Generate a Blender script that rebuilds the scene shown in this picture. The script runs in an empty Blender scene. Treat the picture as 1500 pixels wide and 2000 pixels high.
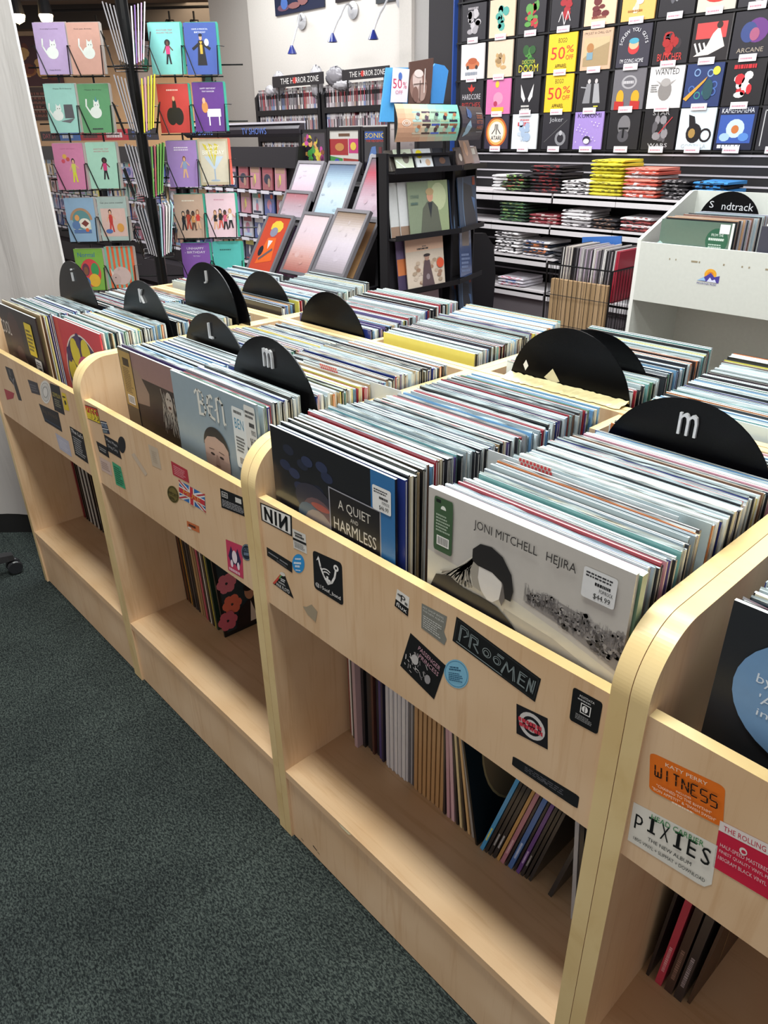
import bpy, math, random
from mathutils import Vector, Matrix

# ------------------------------------------------------------------ camera, light, exposure
SC = bpy.context.scene
COL = SC.collection
F = 1418.9
CX, CY, CZ = 1.0518, -0.6271, 1.4855
YAW, PIT, ROL = -0.8295, -0.4803, -0.0152
ca, sa = math.cos(YAW), math.sin(YAW)
FW = Vector((math.cos(PIT)*sa, math.cos(PIT)*ca, math.sin(PIT)))
RT0 = Vector((ca, -sa, 0)); UP0 = RT0.cross(FW)
RT = RT0*math.cos(ROL) + UP0*math.sin(ROL)
UP = -RT0*math.sin(ROL) + UP0*math.cos(ROL)
CAM = Vector((CX, CY, CZ))
cd = bpy.data.cameras.new('camera'); cam = bpy.data.objects.new('camera', cd); COL.objects.link(cam)
cd.sensor_fit = 'VERTICAL'; cd.sensor_height = 36.0; cd.lens = F/2000*36.0; cd.clip_start = 0.02; cd.clip_end = 100
cam.matrix_world = Matrix(((RT.x, UP.x, -FW.x, CX), (RT.y, UP.y, -FW.y, CY), (RT.z, UP.z, -FW.z, CZ), (0, 0, 0, 1)))
SC.camera = cam
SC.view_settings.view_transform = 'Standard'; SC.view_settings.look = 'None'
SC.view_settings.gamma = 1; SC.view_settings.use_curve_mapping = False
SC.view_settings.exposure = 0.08

W_ = bpy.data.worlds.new('world'); SC.world = W_; W_.use_nodes = True
W_.node_tree.nodes['Background'].inputs[0].default_value = (1.0, 0.945, 0.90, 1)
W_.node_tree.nodes['Background'].inputs[1].default_value = 0.80

def area(name, loc, size, power, col, rot=(0, 0, 0), spread=180):
    l = bpy.data.lights.new(name, 'AREA'); l.shape = 'RECTANGLE'; l.size, l.size_y = size
    l.energy = power; l.color = col; l.spread = math.radians(spread)
    o = bpy.data.objects.new(name, l); COL.objects.link(o); o.location = loc; o.rotation_euler = rot
    return o
COOL = (0.96, 1.0, 1.0); WARM = (1.0, 0.78, 0.52)
area('ceiling_lamp', (0.2, -0.30, 3.25), (1.4, 0.35), 80, (0.97, 1.0, 0.93))
area('ceiling_lamp', (-1.6, 0.15, 3.25), (0.9, 0.5), 42, (0.97, 1.0, 0.95))
area('ceiling_lamp', (0.3, 1.6, 3.25), (2.0, 0.9), 88, COOL)
area('ceiling_lamp', (-1.7, 2.0, 3.25), (1.8, 0.9), 90, COOL)
area('ceiling_lamp', (-2.4, 3.7, 3.25), (3.2, 0.7), 75, (1.0, 0.97, 0.97))
area('ceiling_lamp', (-5.6, 2.4, 3.25), (2.4, 0.9), 100, (0.98, 0.97, 1.0))
area('ceiling_lamp', (-9.0, 6.2, 3.25), (3.0, 1.5), 190, WARM)
area('ceiling_lamp', (-6.0, 4.2, 3.3), (2.5, 0.4), 40, COOL)

# ------------------------------------------------------------------ helpers
def at(px, py, x=None, y=None, z=None, w=None):
    d = FW + RT*((px-750)/F) + UP*((1000-py)/F)
    if w is not None: return CAM + d*w
    if x is not None: t = (x-CX)/d.x
    elif y is not None: t = (y-CY)/d.y
    else: t = (z-CZ)/d.z
    return CAM + d*t

def lin(c): return c/12.92 if c <= 0.04045 else ((c+0.055)/1.055)**2.4
def rgb(h):
    h = h.lstrip('#')
    if len(h) == 3: h = ''.join(q*2 for q in h)
    return tuple(lin(int(h[i:i+2], 16)/255) for i in (0, 2, 4))+(1,)
MC = {}
def M(h, r=0.5, metal=0.0, emit=0.0, coat=0.0, var=0.06):
    k = (h, r, metal, emit, coat)
    if k in MC: return MC[k]
    m = bpy.data.materials.new('mat_'+h.strip('#')); m.use_nodes = True
    nt = m.node_tree; b = nt.nodes['Principled BSDF']
    c = rgb(h)
    b.inputs['Roughness'].default_value = r; b.inputs['Metallic'].default_value = metal
    b.inputs['Coat Weight'].default_value = coat; b.inputs['Coat Roughness'].default_value = 0.12
    tc = nt.nodes.new('ShaderNodeTexCoord'); n = nt.nodes.new('ShaderNodeTexNoise'); n.inputs['Scale'].default_value = 60
    n.inputs['Detail'].default_value = 3
    nt.links.new(tc.outputs['Object'], n.inputs['Vector'])
    mx = nt.nodes.new('ShaderNodeMix'); mx.data_type = 'RGBA'
    mx.inputs[6].default_value = tuple(x*(1-var) for x in c[:3])+(1,); mx.inputs[7].default_value = tuple(min(1, x*(1+var)) for x in c[:3])+(1,)
    nt.links.new(n.outputs['Fac'], mx.inputs[0]); nt.links.new(mx.outputs[2], b.inputs['Base Color'])
    if emit:
        b.inputs['Emission Color'].default_value = c; b.inputs['Emission Strength'].default_value = emit
    MC[k] = m; return m

def nodes_mat(name):
    m = bpy.data.materials.new(name); m.use_nodes = True
    return m, m.node_tree, m.node_tree.nodes['Principled BSDF']
def ramp(nt, stops):
    r = nt.nodes.new('ShaderNodeValToRGB'); e = r.color_ramp.elements
    e[0].position, e[0].color = stops[0][0], rgb(stops[0][1]); e[1].position, e[1].color = stops[-1][0], rgb(stops[-1][1])
    for p, c in stops[1:-1]:
        q = e.new(p); q.color = rgb(c)
    return r
def wood(name, base, dark, scale, rough=0.42):
    m, nt, b = nodes_mat(name)
    tc = nt.nodes.new('ShaderNodeTexCoord'); mp = nt.nodes.new('ShaderNodeMapping'); mp.inputs['Scale'].default_value = scale
    nt.links.new(tc.outputs['Object'], mp.inputs['Vector'])
    n1 = nt.nodes.new('ShaderNodeTexNoise'); n1.inputs['Scale'].default_value = 1.0; n1.inputs['Detail'].default_value = 8; n1.inputs['Roughness'].default_value = 0.62; n1.inputs['Distortion'].default_value = 0.6
    nt.links.new(mp.outputs[0], n1.inputs['Vector'])
    n2 = nt.nodes.new('ShaderNodeTexNoise'); n2.inputs['Scale'].default_value = 5; n2.inputs['Detail'].default_value = 2
    nt.links.new(tc.outputs['Object'], n2.inputs['Vector'])
    r = ramp(nt, [(0.30, dark), (0.47, base), (0.60, base), (0.76, dark)])
    nt.links.new(n1.outputs['Fac'], r.inputs[0])
    mx = nt.nodes.new('ShaderNodeMix'); mx.data_type = 'RGBA'; mx.blend_type = 'MULTIPLY'
    r2 = ramp(nt, [(0.3, '#efe6da'), (0.7, '#ffffff')]); nt.links.new(n2.outputs['Fac'], r2.inputs[0])
    mx.inputs[0].default_value = 1.0
    nt.links.new(r.outputs[0], mx.inputs[6]); nt.links.new(r2.outputs[0], mx.inputs[7]); nt.links.new(mx.outputs[2], b.inputs['Base Color'])
    b.inputs['Roughness'].default_value = rough
    bp = nt.nodes.new('ShaderNodeBump'); bp.inputs['Strength'].default_value = 0.04; nt.links.new(n1.outputs['Fac'], bp.inputs['Height']); nt.links.new(bp.outputs[0], b.inputs['Normal'])
    return m
MAPLE_V = wood('maple_upright', '#e0c2a0', '#d4b18c', (55, 55, 3.2))
MAPLE_H = wood('maple_flat', '#dfbf9b', '#d2ae88', (3.2, 55, 55))
EDGE = wood('maple_edge_lit', '#e2cb98', '#dac18c', (10, 10, 10), 0.35)  # lighter, yellower edge tone: overhead light on the panel edges painted into the colour

def carpet(name, a, b_, c):
    m, nt, b = nodes_mat(name)
    tc = nt.nodes.new('ShaderNodeTexCoord')
    mp = nt.nodes.new('ShaderNodeMapping'); mp.inputs['Rotation'].default_value = (0, 0, 0.35); mp.inputs['Scale'].default_value = (1.0, 1.9, 1.0)
    nt.links.new(tc.outputs['Object'], mp.inputs['Vector'])
    n1 = nt.nodes.new('ShaderNodeTexNoise'); n1.inputs['Scale'].default_value = 150; n1.inputs['Detail'].default_value = 3; n1.inputs['Distortion'].default_value = 0.7
    nt.links.new(mp.outputs[0], n1.inputs['Vector'])
    n2 = nt.nodes.new('ShaderNodeTexNoise'); n2.inputs['Scale'].default_value = 3.5; n2.inputs['Detail'].default_value = 5
    nt.links.new(tc.outputs['Object'], n2.inputs['Vector'])
    r = ramp(nt, [(0.38, a), (0.50, b_), (0.60, c)]); nt.links.new(n1.outputs['Fac'], r.inputs[0])
    r2 = ramp(nt, [(0.3, '#c8c8cc'), (0.7, '#ffffff')]); nt.links.new(n2.outputs['Fac'], r2.inputs[0])
    # seams between the carpet tiles
    br = nt.nodes.new('ShaderNodeTexBrick'); br.offset = 0; br.inputs['Scale'].default_value = 1.0
    br.inputs['Brick Width'].default_value = 0.6; br.inputs['Row Height'].default_value = 0.6; br.inputs['Mortar Size'].default_value = 0.004; br.inputs['Mortar Smooth'].default_value = 0.6
    br.inputs['Color1'].default_value = (1, 1, 1, 1); br.inputs['Color2'].default_value = (0.93, 0.93, 0.93, 1); br.inputs['Mortar'].default_value = (0.72, 0.72, 0.72, 1)
    nt.links.new(tc.outputs['Object'], br.inputs['Vector'])
    x1 = nt.nodes.new('ShaderNodeMix'); x1.data_type = 'RGBA'; x1.blend_type = 'MULTIPLY'; x1.inputs[0].default_value = 1
    x2 = nt.nodes.new('ShaderNodeMix'); x2.data_type = 'RGBA'; x2.blend_type = 'MULTIPLY'; x2.inputs[0].default_value = 1
    nt.links.new(r.outputs[0], x1.inputs[6]); nt.links.new(r2.outputs[0], x1.inputs[7])
    nt.links.new(x1.outputs[2], x2.inputs[6]); nt.links.new(br.outputs['Color'], x2.inputs[7]); nt.links.new(x2.outputs[2], b.inputs['Base Color'])
    b.inputs['Roughness'].default_value = 0.95; b.inputs['Specular IOR Level'].default_value = 0.15
    bp = nt.nodes.new('ShaderNodeBump'); bp.inputs['Strength'].default_value = 0.6; bp.inputs['Distance'].default_value = 0.004
    nt.links.new(n1.outputs['Fac'], bp.inputs['Height']); nt.links.new(bp.outputs[0], b.inputs['Normal'])
    return m

def vinyl():
    m, nt, b = nodes_mat('vinyl_grooves')
    tc = nt.nodes.new('ShaderNodeTexCoord'); wv = nt.nodes.new('ShaderNodeTexWave'); wv.wave_type = 'RINGS'; wv.rings_direction = 'Y'
    wv.inputs['Scale'].default_value = 260; wv.inputs['Distortion'].default_value = 0.0
    nt.links.new(tc.outputs['Object'], wv.inputs['Vector'])
    bp = nt.nodes.new('ShaderNodeBump'); bp.inputs['Strength'].default_value = 0.12; bp.inputs['Distance'].default_value = 0.0005
    nt.links.new(wv.outputs['Fac'], bp.inputs['Height']); nt.links.new(bp.outputs[0], b.inputs['Normal'])
    b.inputs['Base Color'].default_value = rgb('#08080a'); b.inputs['Roughness'].default_value = 0.25; b.inputs['Specular IOR Level'].default_value = 0.16
    return m
VINYL = vinyl()
BLACK = M('#131216', 0.45); BLACKM = M('#100f12', 0.75); WIRE = M('#0d0d0f', 0.35, 0.3); SILVER = M('#c9c9cd', 0.3, 0.25); WHITE = M('#e8e6e4', 0.5)

TXT = {}
def text_mesh(s):
    if s in TXT: return TXT[s]
    cu = bpy.data.curves.new('lettering', 'FONT'); cu.body = s; cu.size = 1; cu.resolution_u = 2
    o = bpy.data.objects.new('lettering', cu); COL.objects.link(o)
    dg = bpy.context.evaluated_depsgraph_get(); dg.update()
    me = o.evaluated_get(dg).to_mesh()
    vs = [(v.co.x, v.co.y) for v in me.vertices]; fs = [tuple(p.vertices) for p in me.polygons]
    o.evaluated_get(dg).to_mesh_clear(); bpy.data.objects.remove(o); bpy.data.curves.remove(cu)
    if vs:
        x0 = min(v[0] for v in vs); x1 = max(v[0] for v in vs); y0 = min(v[1] for v in vs); y1 = max(v[1] for v in vs)
        vs = [((a-x0)/max(x1-x0, 1e-6), (b-y0)/max(y1-y0, 1e-6)) for a, b in vs]; asp = (x1-x0)/max(y1-y0, 1e-6)
    else: asp = 1
    TXT[s] = (vs, fs, asp); return TXT[s]

class MB:
    def __init__(s): s.v = []; s.f = []; s.m = []; s.mats = []; s.T = None
    def mi(s, m):
        if m not in s.mats: s.mats.append(m)
        return s.mats.index(m)
    def add(s, vs, fs, m):
        b = len(s.v); i = s.mi(m)
        if s.T is not None: vs = [s.T @ Vector(v) for v in vs]
        s.v += [tuple(v) for v in vs]
        for f in fs: s.f.append(tuple(b+k for k in f)); s.m.append(i)
        return s
    def box(s, a, b, m, tops=None):
        (x0, y0, z0), (x1, y1, z1) = a, b
        vs = [(x0, y0, z0), (x1, y0, z0), (x1, y1, z0), (x0, y1, z0), (x0, y0, z1), (x1, y0, z1), (x1, y1, z1), (x0, y1, z1)]
        s.add(vs, [(0, 3, 2, 1), (0, 1, 5, 4), (1, 2, 6, 5), (2, 3, 7, 6), (3, 0, 4, 7)], m)
        s.add(vs[4:], [(0, 1, 2, 3)], tops or m); return s
    def hexa(s, q, off, m):   # four corners swept by a vector
        q = [Vector(p) for p in q]; r = [p+Vector(off) for p in q]
        s.add(q+r, [(0, 1, 2, 3), (7, 6, 5, 4), (0, 4, 5, 1), (1, 5, 6, 2), (2, 6, 7, 3), (3, 7, 4, 0)], m); return s
    def tube(s, pts, r, m, n=6, r2=None):
        pts = [Vector(p) for p in pts]; rings = []
        for i, p in enumerate(pts):
            t = (pts[min(i+1, len(pts)-1)]-pts[max(i-1, 0)]).normalized()
            a = t.cross(Vector((0, 0, 1)) if abs(t.z) < 0.9 else Vector((1, 0, 0))).normalized(); b = t.cross(a)
            rr = r if r2 is None else r+(r2-r)*i/(len(pts)-1)
            rings.append([p+(a*math.cos(2*math.pi*k/n)+b*math.sin(2*math.pi*k/n))*rr for k in range(n)])
        vs = [v for g in rings for v in g]; fs = []
        for i in range(len(pts)-1):
            for k in range(n): fs.append((i*n+k, i*n+(k+1) % n, (i+1)*n+(k+1) % n, (i+1)*n+k))
        fs.append(tuple(range(n-1, -1, -1))); fs.append(tuple(range((len(pts)-1)*n, len(pts)*n)))
        s.add(vs, fs, m); return s
    def prism(s, poly, axis, a, b, m, me=None):  # polygon in the two other axes, extruded along axis
        n = len(poly)
        def P(u, v, t): return {'x': (t, u, v), 'y': (u, t, v), 'z': (u, v, t)}[axis]
        vs = [P(u, v, a) for u, v in poly]+[P(u, v, b) for u, v in poly]
        s.add(vs, [tuple(range(n)), tuple(range(2*n-1, n-1, -1))], m)
        s.add(vs, [(i, n+i, n+(i+1) % n, (i+1) % n) for i in range(n)], me or m); return s
    def lathe(s, prof, m, n=20, c=(0, 0, 0)):
        vs = [(c[0]+r*math.cos(2*math.pi*k/n), c[1]+r*math.sin(2*math.pi*k/n), c[2]+z) for r, z in prof for k in range(n)]
        fs = [(i*n+k, i*n+(k+1) % n, (i+1)*n+(k+1) % n, (i+1)*n+k) for i in range(len(prof)-1) for k in range(n)]
        s.add(vs, fs, m); return s
    def mesh(s, name):
        me = bpy.data.meshes.new(name); me.from_pydata(s.v, [], s.f)
        for m in s.mats: me.materials.append(m)
        me.polygons.foreach_set('material_index', s.m); me.update(); return me
    def build(s, name, parent=None, smooth=False, label=None):
        me = s.mesh(name)
        if smooth: me.polygons.foreach_set('use_smooth', [True]*len(me.polygons))
        o = bpy.data.objects.new(name, me); COL.objects.link(o)
        if parent: o.parent = parent
        if label: o['label'] = label
        return o

class Art:
    """flat printed shapes on a plane: (u, v) in 0..1 over the printed face"""
    def __init__(s, mb, o, u, v, n, e=0.00009, rough=0.4, quad=None):
        s.mb = mb; s.o = Vector(o); s.u = Vector(u); s.v = Vector(v); s.n = Vector(n).normalized(); s.e = e; s.l = 1; s.r = rough; s.q = quad
        s.w = s.u.length; s.h = s.v.length; s.cyc = None
        if quad:
            s.q = [Vector(p) for p in quad]; s.w = ((s.q[1]-s.q[0]).length+(s.q[2]-s.q[3]).length)/2; s.h = ((s.q[3]-s.q[0]).length+(s.q[2]-s.q[1]).length)/2
    def nxt(s):
        s.l += 1
        if s.cyc is not None and s.l > s.cyc+5: s.l = s.cyc
    def loop(s): s.cyc = s.l; return s
    def end(s): s.l = s.cyc+6; s.cyc = None; return s
    def P(s, a, b):
        if s.q: p = s.q[0]*(1-a)*(1-b)+s.q[1]*a*(1-b)+s.q[2]*a*b+s.q[3]*(1-a)*b
        else: p = s.o+s.u*a+s.v*b
        return p+s.n*(s.e*s.l)
    def poly(s, pts, c, emit=0):
        s.mb.add([s.P(a, b) for a, b in pts], [tuple(range(len(pts)))], M(c, s.r, 0, emit)); s.nxt(); return s
    def rect(s, a0, b0, a1, b1, c): return s.poly([(a0, b0), (a1, b0), (a1, b1), (a0, b1)], c)
    def ell(s, a, b, ra, rb, c, n=20, t0=0, t1=360):
        full = t1-t0 >= 360; k = n if full else n+1
        return s.poly([(a+ra*math.cos(math.radians(t0+(t1-t0)*i/n)), b+rb*math.sin(math.radians(t0+(t1-t0)*i/n))) for i in range(k)], c)
    def ring(s, a, b, r0, r1, c, n=22, asp=1.0, t0=0, t1=360):
        vs = []; 
        for i in range(n+1):
            t = math.radians(t0+(t1-t0)*i/n)
            vs += [s.P(a+r0*math.cos(t), b+r0*asp*math.sin(t)), s.P(a+r1*math.cos(t), b+r1*asp*math.sin(t))]
        s.mb.add(vs, [(2*i, 2*i+1, 2*i+3, 2*i+2) for i in range(n)], M(c, s.r)); s.nxt(); return s
    def line(s, pts, t, c):   # thick polyline, t in plane metres
        for (a, b), (c2, d) in zip(pts, pts[1:]):
            dx, dy = (c2-a)*s.w, (d-b)*s.h; L = math.hypot(dx, dy) or 1; nx, ny = -dy/L*t/2/s.w, dx/L*t/2/s.h
            ex, ey = dx/L*t/3/s.w, dy/L*t/3/s.h
            s.mb.add([s.P(a-ex+nx, b-ey+ny), s.P(c2+ex+nx, d+ey+ny), s.P(c2+ex-nx, d+ey-ny), s.P(a-ex-nx, b-ey-ny)], [(3, 2, 1, 0)], M(c, s.r))
        s.nxt(); return s
    def text(s, t, a, b, h, c, w=None, mode='c', rot=0, skew=0):  # centred at a, baseline b, cap height h (fraction of the plane)
        if t[0] == '~':
            ww = w or .4; a0 = a-ww/2 if mode == 'c' else a
            return s.fine(a0, a0+ww, b, b+h, 1, c, random.Random(len(t)), .9)
        vs, fs, asp = text_mesh(t)
        if not vs: return s
        ww = w if w else asp*h*s.h/s.w
        a0 = a-ww/2 if mode == 'c' else a
        pts = []
        for x, y in vs:
            u, v = (x-0.5)*ww*s.w+skew*y*h*s.h, y*h*s.h
            if rot: u, v = u*math.cos(rot)-v*math.sin(rot), u*math.sin(rot)+v*math.cos(rot)
            pts.append(s.P(a0+ww/2+u/s.w, b+v/s.h))
        s.mb.add(pts, fs, M(c, s.r)); s.nxt(); return s
    def fine(s, a0, a1, b0, b1, rows, c, rng, t=0.55):   # rows of print too small to read
        fs = []; vs = []; rh = (b1-b0)/rows
        for i in range(rows):
            y = b1-(i+1)*rh; x = a0; end = a1-rng.random()*(a1-a0)*0.3
            while x < end:
                w = (0.05+0.1*rng.random())*(a1-a0); x2 = min(x+w, end); k = len(vs)
                vs += [s.P(x, y), s.P(x2, y), s.P(x2, y+rh*t), s.P(x, y+rh*t)]; fs.append((k, k+1, k+2, k+3)); x = x2+0.025*(a1-a0)
        s.mb.add(vs, fs, M(c, s.r)); s.nxt(); return s
    def bars(s, a0, a1, b0, b1, rng, c='#15151a', bg='#f0eeea'):
        s.rect(a0, b0, a1, b1, bg); x = a0+(a1-a0)*0.08
        while x < a1-(a1-a0)*0.08:
            w = (a1-a0)*(0.015+0.03*rng.random()); s.mb.add([s.P(x, b0+(b1-b0)*.12), s.P(x+w, b0+(b1-b0)*.12), s.P(x+w, b1-(b1-b0)*.1), s.P(x, b1-(b1-b0)*.1)], [(0, 1, 2, 3)], M(c, s.r)); x += w*2.1
        s.nxt(); return s

def tag(o, label=None, cat=None, group=None, kind=None):
    if label: o['label'] = label
    if cat: o['category'] = cat
    if group: o['group'] = group
    if kind: o['kind'] = kind
    return o
def thing(name, loc, label, cat, rz=0, group=None):
    o = bpy.data.objects.new(name, None); COL.objects.link(o); o.location = loc; o.rotation_euler = (0, 0, rz); o.empty_display_size = 0.05
    return tag(o, label, cat, group)
def copy_tree(o, parent=None):
    c = o.copy(); COL.objects.link(c)
    if parent: c.parent = parent
    for ch in list(o.children): copy_tree(ch, c)
    return c
def struct(o): o['kind'] = 'structure'; return o

# ------------------------------------------------------------------ the room
FLOORM = carpet('carpet_green', '#1f2526', '#363e3d', '#515a57')
FLOOR2 = carpet('carpet_mauve', '#5e5358', '#75696c', '#85797b')
f = MB(); f.add([(-4, -4, 0), (5, -4, 0), (5, 1.6, 0), (-4, 1.6, 0), (-4, -4, -.1), (5, -4, -.1), (5, 1.6, -.1), (-4, 1.6, -.1)], [(0, 1, 2, 3), (7, 6, 5, 4), (0, 4, 5, 1), (1, 5, 6, 2), (2, 6, 7, 3), (3, 7, 4, 0)], FLOORM); struct(f.build('floor'))
f = MB(); f.box((-26, 1.6, -.1), (5, 20, 0), FLOOR2); f.box((-26, -4, -.1), (-4, 1.6, 0), FLOOR2); struct(f.build('floor'))
f = MB(); f.box((-26, -4, 3.4), (5, 20, 3.5), M('#3b3634', 0.8)); struct(f.build('ceiling'))
WALLW = M('#dcd6cf', 0.7); WALLG = M('#a9a6a3', 0.7); WALLB = M('#2b282c', 0.7)
f = MB(); f.box((-7.25, 5.0, 0), (-4.74, 5.15, 3.4), WALLW); struct(f.build('wall_back'))
f = MB(); f.box((-4.74, 4.96, 0), (-4.58, 5.15, 3.4), M('#cfcac3', 0.6)); struct(f.build('trim_1'))
f = MB(); f.box((-4.58, 5.0, 0), (-4.40, 5.15, 3.4), WALLG); struct(f.build('wall_back'))
f = MB(); f.box((-4.40, 5.0, 0), (3.5, 5.15, 3.4), WALLB); struct(f.build('wall_back'))
f = MB(); f.box((-8.15, 5.05, 0), (-7.25, 5.6, 3.4), M('#b9b3ad', 0.7)); struct(f.build('wall_back'))
# far wall of the neighbouring room, square to the view
FH = Vector((FW.x, FW.y, 0)).normalized(); RH = Vector((RT0.x, RT0.y, 0)).normalized()
def frame_mat(o, rz_dir=None):   # local x along RH, local -y towards the camera
    return Matrix(((RH.x, FH.x, 0, o[0]), (RH.y, FH.y, 0, o[1]), (0, 0, 1, o[2]), (0, 0, 0, 1)))
p = at(240, 250, w=12.6)
far = frame_mat((p.x, p.y, 0)); p_far = p.copy()
f = MB(); f.T = far; f.box((-4.5, 0, 0), (3.2, .2, 3.4), M('#e7c6a4', 0.75)); struct(f.build('wall_far'))
f = MB(); f.T = far; f.box((-4.5, -3.2, 3.02), (3.2, -2.9, 3.4), M('#4a4340', 0.8)); f.box((-4.5, -1.2, 2.95), (3.2, -.95, 3.4), M('#3c3735', 0.8)); struct(f.build('trim_2'))

# left: shiny white sheet-covered column with a dark toe kick
m, nt, b = nodes_mat('shiny_white_sheet')
b.inputs['Base Color'].default_value = rgb('#b2aead'); b.inputs['Roughness'].default_value = 0.28
tc = nt.nodes.new('ShaderNodeTexCoord'); mp = nt.nodes.new('ShaderNodeMapping'); mp.inputs['Scale'].default_value = (9, 9, 1.3); mp.inputs['Rotation'].default_value = (0, 0.12, 0)
n = nt.nodes.new('ShaderNodeTexNoise'); n.inputs['Scale'].default_value = 1; n.inputs['Detail'].default_value = 3; n.inputs['Distortion'].default_value = 1.2
bp = nt.nodes.new('ShaderNodeBump'); bp.inputs['Strength'].default_value = 0.55; bp.inputs['Distance'].default_value = 0.02
nt.links.new(tc.outputs['Object'], mp.inputs[0]); nt.links.new(mp.outputs[0], n.inputs['Vector']); nt.links.new(n.outputs['Fac'], bp.inputs['Height']); nt.links.new(bp.outputs[0], b.inputs['Normal'])
SHEET = m
p = at(223, 1003, w=3.05); f = MB(); f.T = frame_mat((p.x, p.y, 0))
N = 26; vs = []; fs = []
for i in range(N+1):
    x = -1.3+1.3*i/N
    for j, z in enumerate((0.09, 0.6, 1.1, 1.6, 2.1, 2.7, 3.4)):
        vs.append((x, 0.006*math.sin(x*23+z*0.9)+0.004*math.sin(x*41-z*2.0), z))
for i in range(N):
    for j in range(6): k = i*7+j; fs.append((k, k+7, k+8, k+1))
f.add(vs, fs, SHEET); f.box((-1.3, 0.012, 0.09), (0, .03, 3.4), M('#cfcccb', 0.4))
o = f.build('wall_left', smooth=False); struct(o)
f = MB(); f.T = frame_mat((p.x, p.y, 0)); f.box((-1.3, .006, 0), (0, .03, .089), M('#0c0c0e', 0.7)); struct(f.build('baseboard_left'))

# ------------------------------------------------------------------ maple record browsers
W = 0.773; T_ = 0.0232; ZP = 1.0; ZT = 0.902; ZB = 0.672; ZS = 0.2155; DECK = 0.723
def side_poly(D, r=0.085):
    pts = [(0, 0), (D, 0), (D, ZP)]
    for k in range(29):
        t = math.radians(90+90*k/28); pts.append((r+r*math.cos(t), ZP-r+r*math.sin(t)))
    return pts
def browser(x0, D, label, back=False, gapx=0.0005):
    r = thing('record_browser', (x0, 0 if not back else 1.068, 0), label, 'record bin', math.pi if back else 0, None)
    if back: r.location.x = x0+W
    a, b = gapx, W-gapx
    for q in ((a, a+T_), (b-T_, b)):
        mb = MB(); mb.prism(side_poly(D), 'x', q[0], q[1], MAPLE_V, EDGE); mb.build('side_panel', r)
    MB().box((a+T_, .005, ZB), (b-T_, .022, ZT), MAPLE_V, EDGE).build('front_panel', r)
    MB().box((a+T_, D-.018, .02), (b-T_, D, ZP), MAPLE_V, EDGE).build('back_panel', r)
    mb = MB(); mb.prism([(.022, DECK-.018), (D-.018, DECK-.048), (D-.018, DECK-.030), (.022, DECK)], 'x', a+T_, b-T_, MAPLE_H); mb.build('bin_floor', r)
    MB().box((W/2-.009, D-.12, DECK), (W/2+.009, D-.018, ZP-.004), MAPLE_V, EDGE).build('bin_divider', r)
    mb = MB(); mb.box((a+T_, .001, ZS-.02), (b-T_, D-.018, ZS), MAPLE_H); mb.build('shelf', r)
    MB().box((a+T_, .006, 0.004), (b-T_, .022, ZS-.02), MAPLE_V).build('kick_board', r)
    return r
UL = ['leftmost maple record bin, standing beside the white column', 'second maple record bin from the left, with the union flag sticker', 'maple record bin in the middle foreground, black triangle sticker on its front', 'rightmost maple record bin, cut off by the photo edge, orange sticker on its front']
units = [browser(-2*W, .63, UL[0]), browser(-W, .63, UL[1]), browser(0, .63, UL[2]), browser(W, .63, UL[3])]
BL = ['leftmost of the maple record bins in the rear row', 'second from left of the maple record bins in the rear row', 'third from left of the maple record bins in the rear row', 'rightmost of the maple record bins in the rear row']
for k in range(4): browser((k-2)*W, .435, BL[k], back=True)

# ------------------------------------------------------------------ stickers on the front panels (children of their bin)
rs = random.Random(5)
def inv(o, v): return o.matrix_world.inverted() @ v
def sticker(unit, quad, bg, draw=None, label=None, shape=None, surf=.005):
    """quad: four photo points (tl, tr, br, bl) on the plane of the panel's face; converted to metres there"""
    off = units[unit].location
    q = [at(*c, y=surf)-off for c in (quad[3], quad[2], quad[1], quad[0])]
    mb = MB()
    A = Art(mb, (0, 0, 0), (1, 0, 0), (0, 1, 0), (0, -1, 0), e=0.00012, quad=q)
    if shape == 'round': A.l = 3; A.ell(.5, .5, .5, .5, bg, 28)
    elif shape == 'soft':
        k = .09; A.l = 3; pts = []
        for cx, cy, t in ((1-k, 1-k, 0), (k, 1-k, 90), (k, k, 180), (1-k, k, 270)):
            for j in range(4): pts.append((cx+k*math.cos(math.radians(t+30*j)), cy+k*math.sin(math.radians(t+30*j))))
        A.poly(pts, bg)
    elif shape: A.l = 3; A.poly(shape, bg)
    else: A.l = 3; A.rect(0, 0, 1, 1, bg)
    if draw: draw(A)
    return mb.build('sticker', units[unit], label=label)

def d_nin(A):
    A.line([(.06, .1), (.94, .1), (.94, .9), (.06, .9), (.06, .1)], .003, '#e8e6e2'); A.rect(.06, .12, .94, .9, '#e8e6e2')
    A.line([(.16, .2), (.16, .8), (.36, .2), (.36, .8)], .007, '#0c0c0e'); A.line([(.5, .2), (.5, .8)], .007, '#0c0c0e'); A.line([(.64, .8), (.64, .2)], .007, '#0c0c0e'); A.line([(.64, .2), (.84, .8), (.84, .2)], .007, '#0c0c0e')
sticker(2, [(508, 981), (570, 1007), (571, 1048), (511, 1016)], '#0f0f11', d_nin, 'black and white NIN sticker')
def d_remain(A):
    A.text('~BEARTOOTH', .5, .8, .1, '#222', .7); A.text('~REMAINS', .55, .66, .12, '#222', .7); A.rect(0, .44, 1, .56, '#141416'); A.fine(.1, .9, .1, .38, 5, '#777', rs)
sticker(2, [(571, 1032), (597, 1044), (600, 1082), (574, 1070)], '#d6d3ce', d_remain, 'pale sticker with a black stripe')
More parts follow.
